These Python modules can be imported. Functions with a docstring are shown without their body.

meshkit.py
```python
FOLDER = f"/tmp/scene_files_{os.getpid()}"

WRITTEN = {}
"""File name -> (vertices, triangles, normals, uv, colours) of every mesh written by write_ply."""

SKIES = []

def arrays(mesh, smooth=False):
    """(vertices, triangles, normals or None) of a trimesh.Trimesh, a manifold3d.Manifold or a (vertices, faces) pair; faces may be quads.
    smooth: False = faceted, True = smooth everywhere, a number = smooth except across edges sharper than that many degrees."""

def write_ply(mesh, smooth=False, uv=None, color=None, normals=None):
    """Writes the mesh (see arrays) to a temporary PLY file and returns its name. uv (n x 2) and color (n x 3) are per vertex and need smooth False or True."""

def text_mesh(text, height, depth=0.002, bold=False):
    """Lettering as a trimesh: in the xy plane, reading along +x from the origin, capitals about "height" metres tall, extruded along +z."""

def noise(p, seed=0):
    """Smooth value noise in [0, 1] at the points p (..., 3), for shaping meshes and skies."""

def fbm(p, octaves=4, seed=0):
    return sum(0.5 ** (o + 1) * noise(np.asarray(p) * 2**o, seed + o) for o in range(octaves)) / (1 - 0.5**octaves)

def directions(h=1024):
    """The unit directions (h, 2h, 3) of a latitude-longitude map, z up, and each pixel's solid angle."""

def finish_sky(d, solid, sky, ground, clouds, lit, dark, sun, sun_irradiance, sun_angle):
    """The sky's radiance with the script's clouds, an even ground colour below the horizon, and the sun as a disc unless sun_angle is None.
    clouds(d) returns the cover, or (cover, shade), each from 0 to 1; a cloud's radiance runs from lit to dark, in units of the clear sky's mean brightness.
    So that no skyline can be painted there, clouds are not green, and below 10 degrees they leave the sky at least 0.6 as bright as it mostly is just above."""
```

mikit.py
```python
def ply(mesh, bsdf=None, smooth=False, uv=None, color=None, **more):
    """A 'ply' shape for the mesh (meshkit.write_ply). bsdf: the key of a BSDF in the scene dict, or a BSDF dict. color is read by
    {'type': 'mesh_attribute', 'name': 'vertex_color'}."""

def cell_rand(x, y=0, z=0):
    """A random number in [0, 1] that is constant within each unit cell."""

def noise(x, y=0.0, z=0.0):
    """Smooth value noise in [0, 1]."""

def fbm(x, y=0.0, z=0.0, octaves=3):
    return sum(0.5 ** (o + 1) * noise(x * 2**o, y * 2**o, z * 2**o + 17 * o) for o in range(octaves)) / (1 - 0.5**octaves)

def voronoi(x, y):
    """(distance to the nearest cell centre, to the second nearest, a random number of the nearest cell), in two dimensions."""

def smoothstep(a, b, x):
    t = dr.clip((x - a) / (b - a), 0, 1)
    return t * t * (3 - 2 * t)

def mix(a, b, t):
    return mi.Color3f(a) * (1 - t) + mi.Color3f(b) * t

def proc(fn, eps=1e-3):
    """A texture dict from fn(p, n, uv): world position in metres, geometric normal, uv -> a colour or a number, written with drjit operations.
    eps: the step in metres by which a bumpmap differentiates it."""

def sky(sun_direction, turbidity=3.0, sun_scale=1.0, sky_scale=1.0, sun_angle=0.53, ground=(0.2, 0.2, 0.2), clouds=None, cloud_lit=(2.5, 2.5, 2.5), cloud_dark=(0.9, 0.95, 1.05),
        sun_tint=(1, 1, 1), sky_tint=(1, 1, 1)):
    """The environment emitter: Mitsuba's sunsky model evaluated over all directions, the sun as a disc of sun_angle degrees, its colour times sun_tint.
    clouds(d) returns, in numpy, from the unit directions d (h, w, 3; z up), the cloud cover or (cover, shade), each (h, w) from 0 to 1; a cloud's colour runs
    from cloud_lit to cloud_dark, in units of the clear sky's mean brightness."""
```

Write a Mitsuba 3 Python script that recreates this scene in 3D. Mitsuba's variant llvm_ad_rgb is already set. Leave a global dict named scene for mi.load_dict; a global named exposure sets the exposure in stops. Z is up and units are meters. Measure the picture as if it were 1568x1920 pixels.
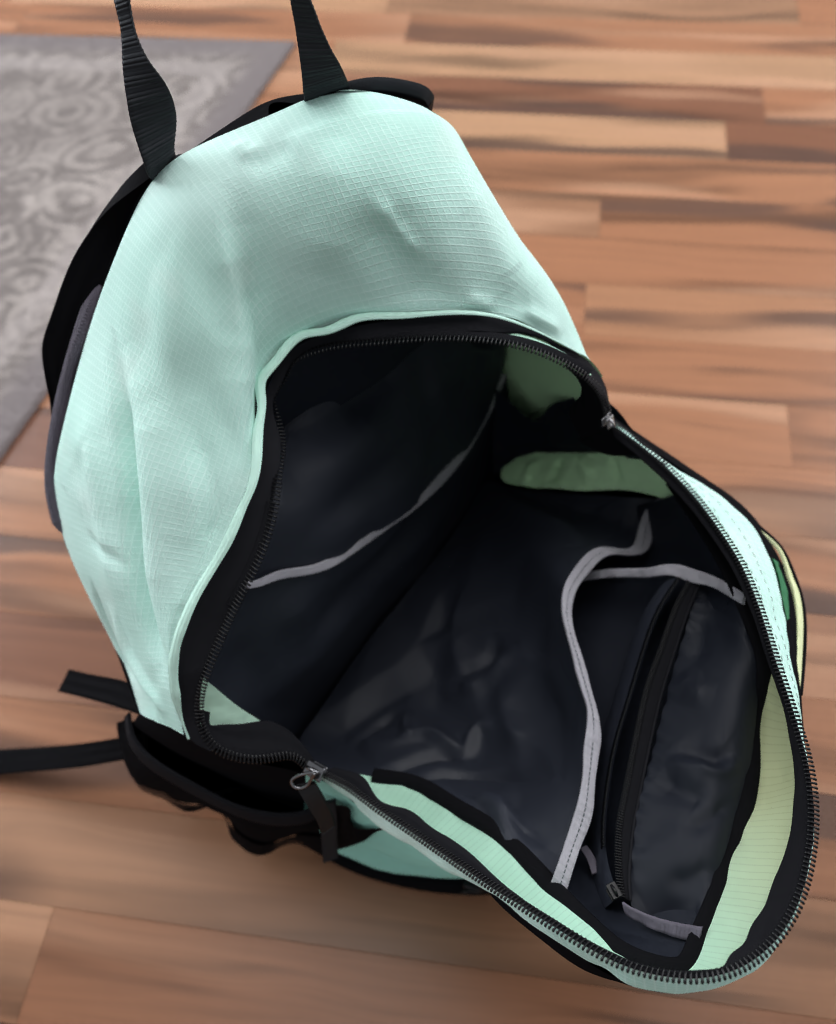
import math, random
import numpy as np
import trimesh
from scipy.interpolate import CubicSpline
from scipy.interpolate import LinearNDInterpolator
from scipy.ndimage import gaussian_filter
from scipy.spatial import cKDTree
import drjit as dr
import mitsuba as mi
import mikit
from mikit import noise, fbm, voronoi, cell_rand, smoothstep, mix, proc

T = mi.ScalarTransform4f
A = np.array
random.seed(4)
scene, labels = {}, {}

# ------------------------------------------------------------------ camera, light, exposure
exposure = 0.27
scene['camera'] = {'type': 'thinlens', 'fov': 49.5931, 'fov_axis': 'x', 'aperture_radius': 0.0028, 'focus_distance': 0.475, 'near_clip': 0.01, 'far_clip': 60.0,
                   'to_world': T().look_at(origin=[0, 0, 0.85], target=[0.0, 0.54464, 0.01133], up=[0.08368, 0.83573, 0.54273])}
scene['room_light'] = {'type': 'constant', 'radiance': {'type': 'rgb', 'value': [0.31, 0.32, 0.335]}}


def area_light(key, centre, aim, w, h, rgb):
    m = T().look_at(origin=centre, target=aim, up=[0, 0.1, 1]) @ T().scale([w / 2, h / 2, 1])
    scene[key] = {'type': 'rectangle', 'to_world': m, 'emitter': {'type': 'area', 'radiance': {'type': 'rgb', 'value': rgb}},
                  'bsdf': {'type': 'diffuse', 'reflectance': {'type': 'rgb', 'value': [0.5, 0.5, 0.5]}}}
    labels[key] = {'label': 'tall bright daylight window of the room, out of view behind the bag', 'category': 'window'}


area_light('window', [-2.4, 2.2, 1.5], [0, 0.35, 0.2], 1.9, 1.6, [7.6, 7.9, 8.3])
area_light('window_001', [2.4, 1.6, 1.7], [0.1, 0.3, 0.2], 1.5, 1.5, [6.0, 6.15, 6.4])
labels['window_001']['label'] = 'second daylight window of the room, out of view on the right'
area_light('ceiling_fill', [0.1, 1.0, 2.5], [0.1, 1.01, 0], 1.8, 1.8, [3.2, 3.2, 3.2])  # unseen panel added to stand in for light bounced off the ceiling
labels['ceiling_fill'] = {'label': 'added glowing panel standing in for ceiling bounce, out of view high above the bag', 'category': 'fill_light'}

# ------------------------------------------------------------------ helpers
GRIDS = {}


def chord(R):
    d = np.linalg.norm(np.diff(R, axis=-2), axis=-1)
    d = d.mean(0) if d.ndim > 1 else d
    t = np.concatenate([[0], np.cumsum(d)])
    return t / t[-1]


def curve(P, n, ends='natural'):
    """The points of a smooth curve through P, spaced evenly along its length."""
    P = np.asarray(P, float)
    if len(P) == 2:
        return P[0] + (P[1] - P[0]) * np.linspace(0, 1, n)[:, None]
    c = CubicSpline(chord(P), P, bc_type=ends)(np.linspace(0, 1, 12 * len(P)))
    t = chord(c)
    return np.stack([np.interp(np.linspace(0, 1, n), t, c[:, k]) for k in range(3)], 1)


def loft(rows, nu, nv):
    """A sheet through rows of matching stations."""
    R = np.array(rows, float)
    if R.shape[1] > 2:
        R = CubicSpline(chord(R), R, axis=1, bc_type='natural')(np.linspace(0, 1, nu))
    else:
        R = R[:, :1] + (R[:, 1:] - R[:, :1]) * np.linspace(0, 1, nu)[None, :, None]
    s = chord(R.transpose(1, 0, 2))
    if len(R) > 2:
        return CubicSpline(s, R, axis=0, bc_type='natural')(np.linspace(0, 1, nv))
    return R[0] + (R[1] - R[0]) * np.linspace(0, 1, nv)[:, None, None]


def strip(a, b, nu, nv=2):
    """A band between two free edges, each spaced along its own length."""
    a, b = curve(a, nu), curve(b, nu)
    return a + (b - a) * np.linspace(0, 1, nv)[:, None, None]


def coons(top, bottom, left, right, nu, nv):
    t, b, l, r = curve(top, nu), curve(bottom, nu), curve(left, nv), curve(right, nv)
    u, v = np.linspace(0, 1, nu)[None, :, None], np.linspace(0, 1, nv)[:, None, None]
    c00, c10, c01, c11 = (t[0] + l[0]) / 2, (t[-1] + r[0]) / 2, (b[0] + l[-1]) / 2, (b[-1] + r[-1]) / 2
    fix = lambda c, p, q: c + (p - c[0]) * (1 - np.linspace(0, 1, len(c)))[:, None] + (q - c[-1]) * np.linspace(0, 1, len(c))[:, None]
    t, b, l, r = fix(t, c00, c10), fix(b, c01, c11), fix(l, c00, c01), fix(r, c10, c11)
    return (1 - v) * t[None] + v * b[None] + (1 - u) * l[:, None] + u * r[:, None] - ((1 - u) * (1 - v) * c00 + u * (1 - v) * c10 + (1 - u) * v * c01 + u * v * c11)


def normals(G):
    n = np.cross(np.gradient(G, axis=1), np.gradient(G, axis=0))
    return n / np.maximum(np.linalg.norm(n, axis=2, keepdims=True), 1e-12)


def vnoise(p, seed=0):
    i = np.floor(p).astype(np.int64)
    t = p - i
    t = t * t * (3 - 2 * t)
    def h(a):
        k = (a[..., 0] * 374761393 + a[..., 1] * 668265263 + a[..., 2] * 2147483647 + seed * 974711) & 0xFFFFFFFF
        k = ((k ^ (k >> 13)) * 1274126177) & 0xFFFFFFFF
        return ((k ^ (k >> 16)) & 0xFFFFFF) / 16777215.0
    out = 0
    for dx in (0, 1):
        for dy in (0, 1):
            for dz in (0, 1):
                w = (t[..., 0] if dx else 1 - t[..., 0]) * (t[..., 1] if dy else 1 - t[..., 1]) * (t[..., 2] if dz else 1 - t[..., 2])
                out = out + w * h(i + np.array([dx, dy, dz]))
    return out - 0.5


def crumple(G, size, depth, seed=0, octaves=3, ridged=False):
    out = 0
    for o in range(octaves):
        n = vnoise(G / size * 2 ** o, seed + o)
        out = out + (0.5 - np.abs(2 * n) if ridged else n) * 0.5 ** o
    return G + normals(G) * (out * depth)[..., None]


def facets(G, count, depth, seed, soft=1.5):
    """Crushed cloth: flat facets between random points of a triangulation, with crisp creases where they meet."""
    nv, nu = G.shape[:2]
    uv = cloth_uv(G)
    r = np.random.default_rng(seed)
    lo, hi = uv.min(0) - 0.02, uv.max(0) + 0.02
    P = lo + (hi - lo) * r.random((count, 2))
    P = np.vstack([P, [lo, hi, [lo[0], hi[1]], [hi[0], lo[1]]]])
    h = r.uniform(-1, 1, len(P))
    d = LinearNDInterpolator(P, h, fill_value=0.0)(uv).reshape(nv, nu)
    return G + normals(G) * (gaussian_filter(d, soft) * depth)[..., None]


def folds(G, items, out=1):
    """Creases: (polyline on the sheet, half width, height along the normal, sharpness), fading out at both ends."""
    N, disp = out * normals(G), np.zeros(G.shape[:2])
    for line, width, height, sharp in items:
        if line is None:
            continue
        P = curve(line, 500)
        d, k = cKDTree(P).query(G.reshape(-1, 3))
        d, k = d.reshape(G.shape[:2]), k.reshape(G.shape[:2]) / 499
        fade = np.clip(np.sin(np.pi * k) * 1.3, 0, 1) ** 1.3
        disp += height * fade * (np.exp(-(d / width) ** 2) if not sharp else np.exp(-d / width))
    return G + N * disp[..., None]


def base(name, G):
    GRIDS[name] = G.copy()
    return G


def grid_mesh(G, flip=False):
    nv, nu = G.shape[:2]
    i, j = np.meshgrid(np.arange(nv - 1), np.arange(nu - 1), indexing='ij')
    q = np.stack([i * nu + j, i * nu + j + 1, (i + 1) * nu + j + 1, (i + 1) * nu + j], -1).reshape(-1, 4)
    if flip:
        q = q[:, ::-1]
    return G.reshape(-1, 3), np.vstack([q[:, [0, 1, 2]], q[:, [0, 2, 3]]])


def cloth_uv(G):
    """Metres along the threads of the cloth."""
    du = np.linalg.norm(np.diff(G, axis=1), axis=2).mean(0)
    dv = np.linalg.norm(np.diff(G, axis=0), axis=2).mean(1)
    u, v = np.concatenate([[0], np.cumsum(du)]), np.concatenate([[0], np.cumsum(dv)])
    return np.stack(np.meshgrid(u, v), -1).reshape(-1, 2)


def put(key, mesh, bsdf, smooth=True, uv=None):
    name, n = key, 0
    while name in scene:
        n += 1
        name = f'{key}_{n:03d}'
    scene[name] = mikit.ply(mesh, bsdf, smooth=smooth, uv=uv)
    return name


def sheet(key, G, bsdf, flip=False):
    return put(key, grid_mesh(G, flip), bsdf, True, cloth_uv(G))


def join(parts):
    V, F, n = [], [], 0
    for v, f in parts:
        V.append(v)
        F.append(np.asarray(f) + n)
        n += len(v)
    return np.vstack(V), np.vstack(F)


def thick(G, t):
    """A closed band of cloth t thick from a sheet (webbing, tape, binding): vertices, triangles, uv."""
    N = normals(G)
    nv, nu = G.shape[:2]
    top, bot = G + N * t / 2, G - N * t / 2
    ring = np.concatenate([top, bot[::-1], top[:1]], 0)
    uv = cloth_uv(G).reshape(nv, nu, 2)
    uvr = np.concatenate([uv, uv[::-1], uv[:1]], 0)
    v, f = grid_mesh(ring, True)
    caps = []
    for c in (0, nu - 1):
        for k in range(nv - 1):
            a, b2, c2, d2 = k * nu + c, (k + 1) * nu + c, (2 * nv - 2 - k) * nu + c, (2 * nv - 1 - k) * nu + c
            caps += [[a, b2, c2], [a, c2, d2]] if c == 0 else [[a, c2, b2], [a, d2, c2]]
    return v, np.vstack([f, caps]), uvr.reshape(-1, 2)


def ribbed(G, pitch, height):
    """Raised ribs across a band of webbing or binding tape."""
    s = np.concatenate([[0], np.cumsum(np.linalg.norm(np.diff(G, axis=1), axis=2).mean(0))])
    return G + normals(G) * (height * np.sin(2 * np.pi * s / pitch))[None, :, None]


def band(key, G, bsdf, t=0.0012):
    v, f, uv = thick(G, t)
    return put(key, (v, f), bsdf, True, uv)


def frames(P):
    t = np.gradient(P, axis=0)
    return t / np.maximum(np.linalg.norm(t, axis=1, keepdims=True), 1e-12)


def tube(P, r, sides=10, squash=1.0, up=None):
    """A closed tube along P, its section squashed along the direction up."""
    t = frames(P)
    u = np.broadcast_to(A([0, 0, 1.0]) if up is None else up, P.shape)
    a = np.cross(t, u)
    a /= np.maximum(np.linalg.norm(a, axis=1, keepdims=True), 1e-9)
    b = np.cross(a, t)
    ang = np.arange(sides) * 2 * np.pi / sides
    rr = np.broadcast_to(r, (len(P),))[:, None, None]
    V = P[:, None] + rr * (np.cos(ang)[None, :, None] * a[:, None] + squash * np.sin(ang)[None, :, None] * b[:, None])
    n = len(P)
    i, j = np.meshgrid(np.arange(n - 1), np.arange(sides), indexing='ij')
    q = np.stack([i * sides + j, i * sides + (j + 1) % sides, (i + 1) * sides + (j + 1) % sides, (i + 1) * sides + j], -1).reshape(-1, 4)
    v = np.vstack([V.reshape(-1, 3), P[:1], P[-1:]])
    k = np.arange(sides)
    cap0 = np.stack([k * 0 + n * sides, (k + 1) % sides, k], 1)
    cap1 = np.stack([k * 0 + n * sides + 1, (n - 1) * sides + k, (n - 1) * sides + (k + 1) % sides], 1)
    return v, np.vstack([q[:, [0, 1, 2]], q[:, [0, 2, 3]], cap0, cap1])


def tube_uv(P, sides):
    t = np.concatenate([[0], np.cumsum(np.linalg.norm(np.diff(P, axis=0), axis=1))])
    a = np.arange(sides) / sides * 0.01
    uv = np.stack(np.meshgrid(a, t), -1).reshape(-1, 2)
    return np.vstack([uv, [[0, 0], [0, t[-1]]]])


def cord(key, P, n, r, bsdf, sides=10, squash=1.0, up=None):
    C = curve(P, n)
    return put(key, tube(C, r, sides, squash, up), bsdf, True, tube_uv(C, sides))


def coil(edge, inner, pitch, length, radius, lift=0.0):
    """A nylon zip coil: one bent loop per pitch, lying across the edge of its tape."""
    n = int(np.linalg.norm(np.diff(curve(edge, 400), axis=0), axis=1).sum() / pitch)
    P, Q = curve(edge, n), curve(inner, n)
    t = frames(P)
    d = Q - P
    d -= t * (d * t).sum(1, keepdims=True)
    d /= np.linalg.norm(d, axis=1, keepdims=True)
    up = np.cross(t, d)
    up *= np.sign(up[:, 2:])
    parts = []
    prof = [(-0.5, -0.6, 0.9), (-0.42, 0.5, 1.15), (-0.2, 0.75, 0.85), (0.15, 0.7, 0.8), (0.4, 0.45, 1.0), (0.52, -0.5, 0.8)]
    for i in range(n):
        R = A([P[i] + d[i] * a * length + up[i] * (h * radius + lift) + t[i] * (a * pitch * 0.35) for a, h, _ in prof])
        parts.append(tube(R, A([w for _, _, w in prof]) * radius, 6, 1.0, up[i]))
    return join(parts)


def box(size, centre, axes, bevel=0.0):
    """A box with chamfered edges; axes: three unit rows."""
    import manifold3d as m3
    b = max(bevel, 1e-5)
    h = np.asarray(size) / 2
    pts = [[sx * (h[0] - (b if k != 0 else 0)), sy * (h[1] - (b if k != 1 else 0)), sz * (h[2] - (b if k != 2 else 0))]
           for sx in (-1, 1) for sy in (-1, 1) for sz in (-1, 1) for k in range(3)]
    m = m3.Manifold.hull_points(np.asarray(pts)).to_mesh()
    return np.asarray(m.vert_properties[:, :3]) @ np.asarray(axes) + centre, np.asarray(m.tri_verts)


# ------------------------------------------------------------------ materials
def rgb(r, g, b):
    return {'type': 'rgb', 'value': [r, g, b]}


def ripstop_height(p, n, uv):
    c = 0.0042
    fu, fv = uv.x / c - dr.floor(uv.x / c), uv.y / c - dr.floor(uv.y / c)
    rib = dr.maximum(1 - smoothstep(0.0, 0.14, dr.minimum(fu, 1 - fu)), 1 - smoothstep(0.0, 0.14, dr.minimum(fv, 1 - fv)))
    w = 0.5 + 0.25 * dr.sin(uv.x * 7500) + 0.25 * dr.sin(uv.y * 7500)
    return 0.00022 * rib + 0.00003 * w + 0.0003 * fbm(p.x * 90, p.y * 90, p.z * 90, 2)


def mint_colour(p, n, uv):
    c = 0.0042
    fu, fv = uv.x / c - dr.floor(uv.x / c), uv.y / c - dr.floor(uv.y / c)
    rib = dr.maximum(1 - smoothstep(0.0, 0.16, dr.minimum(fu, 1 - fu)), 1 - smoothstep(0.0, 0.16, dr.minimum(fv, 1 - fv)))
    blot = smoothstep(0.35, 0.68, fbm(p.x * 9 + 3, p.y * 9, p.z * 9, 2))
    col = mix([0.455, 0.725, 0.64], [0.52, 0.745, 0.68], blot)
    worn = smoothstep(0.60, 0.75, fbm(p.x * 24 + 9, p.y * 24, p.z * 18, 3))
    col = mix(col, [0.60, 0.73, 0.68], worn * 0.3)
    scuff = smoothstep(0.70, 0.76, fbm(p.x * 45 + p.z * 30, p.y * 45, p.z * 140, 2)) * smoothstep(0.55, 0.7, noise(p.x * 13, p.y * 13, p.z * 13))
    col = mix(col, [0.30, 0.45, 0.41], scuff * 0.35)
    return mix(col, [0.74, 0.91, 0.86], rib * 0.46)


def lime_colour(p, n, uv):
    c = 0.0042
    fu, fv = uv.x / c - dr.floor(uv.x / c), uv.y / c - dr.floor(uv.y / c)
    rib = 1 - smoothstep(0.0, 0.14, dr.minimum(fu, 1 - fu))
    dye = smoothstep(0.11, 0.22, p.x * 0.9 + 0.07 * fbm(p.x * 12, p.y * 12, p.z * 12, 2))
    col = mix([0.34, 0.56, 0.435], [0.43, 0.47, 0.27], dye)
    return col * (1 - 0.13 * rib)


def twill_height(p, n, uv):
    return 0.00005 * dr.sin((uv.x + uv.y) * 2 * np.pi / 0.0011) + 0.00025 * fbm(p.x * 90, p.y * 90, p.z * 90, 2)


def ribs_height(p, n, uv):
    return 0.00022 * dr.sin(uv.x * 2 * np.pi / 0.0021) + 0.0001 * noise(p.x * 900, p.y * 900, p.z * 900)


def fine_ribs_height(p, n, uv):
    return 0.00012 * dr.sin(uv.x * 2 * np.pi / 0.0013) + 0.0004 * noise(p.x * 160, p.y * 160, p.z * 160)


def herring_height(p, n, uv):
    z = dr.abs(uv.y / 0.009 - dr.floor(uv.y / 0.009) - 0.5)
    return 0.0002 * dr.sin((uv.x + z * 0.008) * 2 * np.pi / 0.0017) + 0.0002 * noise(p.x * 300, p.y * 300, p.z * 300)


def wood_colour(p, n, uv):
    k = dr.floor(uv.x / 10.0)
    r1, r2, r3 = cell_rand(k, 3, 1), cell_rand(k, 5, 2), cell_rand(k, 7, 3)
    x, y = uv.x - k * 10.0, uv.y + r3 * 7
    warp = fbm(x * 3 + r1 * 40, y * 14, r2 * 9, 3)
    streak = fbm(x * 2.2 + r2 * 30, (y + warp * 0.07) * 34, r1 * 9, 4)
    fine = fbm(x * 6, (y + warp * 0.06) * 190, r1 * 5, 3)
    tone = mix([0.345, 0.155, 0.080], [0.175, 0.073, 0.041], smoothstep(0.2, 0.95, r1))
    tone = mix(tone, [0.46, 0.265, 0.15], smoothstep(0.62, 0.92, r2) * 0.85)
    col = mix(tone, tone * 0.46, smoothstep(0.46, 0.74, streak))
    col = mix(col, [0.53, 0.30, 0.185], smoothstep(0.50, 0.74, fbm(x * 2.4 + 5, (y + warp * 0.08) * 22, r2 * 20, 2)) * 0.55)
    dark = smoothstep(0.57, 0.70, fbm(x * 2.8 + r1 * 13, (y + warp * 0.07) * 26, 4 + r3 * 20, 2)) * smoothstep(0.25, 0.5, r3)
    col = mix(col, [0.09, 0.05, 0.037], dark * 0.8)
    return col * (0.72 + 0.30 * fine)


def rug_pattern(uv):
    x, y = uv.x, uv.y
    wx = x + 0.05 * (fbm(x * 9, y * 9, 1, 2) - 0.5)
    wy = y + 0.05 * (fbm(x * 9, y * 9, 5, 2) - 0.5)
    d, e, r = voronoi(wx * 9, wy * 9)
    ring = 0.5 + 0.5 * dr.sin(d * 26 + r * 6 + 5 * fbm(x * 14, y * 14, 7, 2))
    leaf = fbm(wx * 26, wy * 26, 3, 3)
    return smoothstep(0.30, 0.72, 0.28 * ring + 0.72 * leaf)


def rug_colour(p, n, uv):
    s = rug_pattern(uv)
    faded = fbm(uv.x * 5, uv.y * 5, 2, 2)
    col = mix([0.20, 0.176, 0.166], [0.375, 0.334, 0.31], s * (0.35 + 0.65 * faded))
    col = col * (0.9 + 0.2 * noise(uv.x * 120, uv.y * 120))
    edge = dr.minimum(uv.x, uv.y)
    border = 1 - smoothstep(0.025, 0.075, edge)
    line = smoothstep(0.066, 0.080, edge) * (1 - smoothstep(0.10, 0.12, edge))
    col = mix(col, [0.37, 0.33, 0.315], line * 0.6)
    return mix(col, [0.205, 0.18, 0.18], border)


def rug_height(p, n, uv):
    return 0.003 * noise(p.x * 400, p.y * 400) + 0.002 * rug_pattern(uv)


def mesh_holes(p, n, uv):
    a, b = uv.x / 0.0046, uv.y / 0.0046
    row = dr.floor(b)
    fa, fb = a + 0.5 * (row - 2 * dr.floor(row / 2)), b
    fa, fb = fa - dr.floor(fa) - 0.5, fb - dr.floor(fb) - 0.5
    stretched = 0.22 * smoothstep(0.44, 0.60, fbm(p.x * 30, p.y * 30, p.z * 30, 2))
    return smoothstep(stretched, stretched + 0.05, dr.sqrt(fa * fa + fb * fb))


def cloth(colour, height, rough, spec=0.4, sheen=0.0, eps=2e-4):
    c = colour if isinstance(colour, dict) else proc(colour) if callable(colour) else rgb(*colour)
    b = {'type': 'principled', 'base_color': c, 'roughness': rough, 'specular': spec, 'sheen': sheen}
    return {'type': 'bumpmap', 'arbitrary': proc(height, eps), 'scale': 1.0, 'bsdf': b} if height else b


def two(a, b=None):
    return {'type': 'twosided', 'front': a, **({'back': b} if b else {})}


mint = cloth(mint_colour, ripstop_height, 0.75, 0.2)
lime = cloth(lime_colour, None, 0.7, 0.2)
black_lining = cloth((0.019, 0.022, 0.032), twill_height, 0.47, 0.30)
dark_twill = cloth((0.0105, 0.0125, 0.019), twill_height, 0.5, 0.2)
scene['mint_ripstop'] = two(mint, lime)
scene['mint_shell'] = two(mint, cloth((0.60, 0.90, 0.53), None, 0.75, 0.2))  # inside colour brightened: light through the cloth is put in here
scene['lime_lining'] = two(lime)
scene['backlit_mint'] = two(cloth((0.60, 0.88, 0.70), twill_height, 0.7, 0.2))  # lighter copy for the left lining; light through the cloth painted in
scene['backlit_lime'] = two(cloth((0.60, 0.90, 0.53), twill_height, 0.7, 0.2))  # lighter lime for the deep band; transmitted light painted into the colour
scene['mint_piping'] = two(cloth((0.50, 0.74, 0.64), fine_ribs_height, 0.65, 0.3, 0.3))
scene['black_lining'] = two(black_lining)
scene['dark_twill'] = two(dark_twill)
scene['shaded_mint_over_black'] = two(cloth((0.30, 0.66, 0.575), ripstop_height, 0.75, 0.1), black_lining)  # deeper mint: shade of the lower corner is put into the colour
scene['black_cloth'] = two(cloth((0.005, 0.005, 0.0062), herring_height, 0.8, 0.05))
scene['matt_black'] = two(cloth((0.006, 0.006, 0.0075), herring_height, 0.85, 0.04))
scene['zip_tape'] = two(cloth((0.009, 0.009, 0.011), herring_height, 0.75, 0.06))
scene['facing_tape'] = two(cloth((0.010, 0.010, 0.0125), fine_ribs_height, 0.75, 0.1))
scene['webbing'] = two(cloth((0.013, 0.015, 0.019), ribs_height, 0.65, 0.25))
scene['grey_trim'] = two(cloth((0.34, 0.33, 0.365), fine_ribs_height, 0.6, 0.35))
scene['grey_mesh'] = two(cloth((0.10, 0.09, 0.115), ribs_height, 0.7, 0.3, 0.4))
scene['lime_piping'] = two(cloth((0.66, 0.72, 0.42), fine_ribs_height, 0.6, 0.3))
scene['green_liner'] = two(cloth((0.03, 0.16, 0.07), twill_height, 0.6, 0.3))
scene['nylon'] = two({'type': 'principled', 'base_color': rgb(0.004, 0.004, 0.005), 'roughness': 0.3, 'specular': 0.28})
scene['thread'] = two({'type': 'principled', 'base_color': rgb(0.02, 0.04, 0.04), 'roughness': 0.6, 'specular': 0.3})
scene['gunmetal'] = two({'type': 'principled', 'base_color': rgb(0.22, 0.22, 0.23), 'roughness': 0.2, 'metallic': 1.0})
scene['bright_metal'] = two({'type': 'principled', 'base_color': rgb(0.6, 0.6, 0.62), 'roughness': 0.3, 'metallic': 0.9})
scene['pull_rubber'] = two({'type': 'principled', 'base_color': rgb(0.010, 0.010, 0.011), 'roughness': 0.5, 'specular': 0.25})
scene['pocket_mesh'] = {'type': 'mask', 'opacity': proc(mesh_holes), 'bsdf': two(cloth((0.005, 0.005, 0.006), None, 0.85, 0.03))}
scene['laminate'] = {'type': 'principled', 'base_color': proc(wood_colour), 'roughness': 0.34, 'specular': 0.3}
scene['seam'] = {'type': 'diffuse', 'reflectance': rgb(0.10, 0.06, 0.04)}
scene['rug_pile'] = two({'type': 'bumpmap', 'arbitrary': proc(rug_height, 5e-4), 'scale': 1.0, 'bsdf': {'type': 'diffuse', 'reflectance': proc(rug_colour)}})

# ------------------------------------------------------------------ the floor
sub = trimesh.creation.box([9, 9, 0.02])
sub.apply_translation([0, 2, -0.0235])
scene['floor'] = mikit.ply(sub, 'seam')
labels['floor'] = {'label': 'brown wood-look laminate floor of staggered strips', 'category': 'floor', 'kind': 'structure'}
AZ = math.radians(-11.8)
ex, ey = A([math.cos(AZ), math.sin(AZ), 0]), A([-math.sin(AZ), math.cos(AZ), 0])
PW = 0.092


def plank_mesh(L):
    g, b, h = 0.00012, 0.0003, 0.011
    o = A([[g, g, -h], [L - g, g, -h], [L - g, PW - g, -h], [g, PW - g, -h], [g, g, -b], [L - g, g, -b], [L - g, PW - g, -b], [g, PW - g, -b],
           [g + b, g + b, 0], [L - g - b, g + b, 0], [L - g - b, PW - g - b, 0], [g + b, PW - g - b, 0]])
    q = [[0, 1, 5, 4], [1, 2, 6, 5], [2, 3, 7, 6], [3, 0, 4, 7], [4, 5, 9, 8], [5, 6, 10, 9], [6, 7, 11, 10], [7, 4, 8, 11], [8, 9, 10, 11]]
    return o, q


rf = random.Random(11)
npl, far_v, far_f, far_uv, nf = 0, [], [], [], 0
for row in range(-12, 62):
    x = -2.6 + rf.random() * 0.5
    while x < 2.6:
        L = rf.choice([0.7, 0.85, 1.0, 1.2])
        v, q = plank_mesh(L)
        uv = np.stack([v[:, 0] + 10 * (npl % 4000) + 0.5, v[:, 1]], 1)
        w = (v[:, :1] + x) * ex + (v[:, 1:2] + row * PW) * ey + v[:, 2:] * A([0, 0, 1])
        c = w[8:12].mean(0)
        seen = abs(c[0]) < 0.42 + 0.44 * max(c[1], 0) and -0.05 < c[1] < 2.15
        if seen:
            put('floor__plank', (w, q), 'laminate', False, uv)
        elif abs(c[0]) < 2.2 and -0.8 < c[1] < 3.6:
            far_v.append(w); far_f.append(A(q) + nf); far_uv.append(uv); nf += 12
        npl += 1
        x += L
scene['floor__far_planks'] = mikit.ply((np.vstack(far_v), np.vstack(far_f)), 'laminate', uv=np.vstack(far_uv))
labels['floor__far_planks'] = {'kind': 'stuff'}

# ------------------------------------------------------------------ the rug
rc, rt, rr_ = A([-0.14, 1.517]), A([-0.981, 0.192]), A([-0.385, -0.923])
prof = [(0.0, 0.0), (-0.001, 0.004), (0.002, 0.0075), (0.006, 0.009)]
a_, b_ = np.linspace(0, 1.7, 60), np.linspace(0, 1.9, 60)
gv, guv = [], []
ring = [0.0, 0.0, 0.002, 0.006] + list(np.linspace(0.02, 1.7, 50))
hh = [0.0005, 0.004, 0.0075, 0.009] + [0.009] * 50
G = np.zeros((54, 54, 3))
for i in range(54):
    for j in range(54):
        k = min(i, j)
        xy = rc + rt * ring[i] + rr_ * ring[j]
        G[i, j] = [xy[0], xy[1], hh[k]]
gu = np.stack(np.meshgrid(A(ring), A(ring)), -1).reshape(-1, 2)[:, ::-1]
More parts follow.
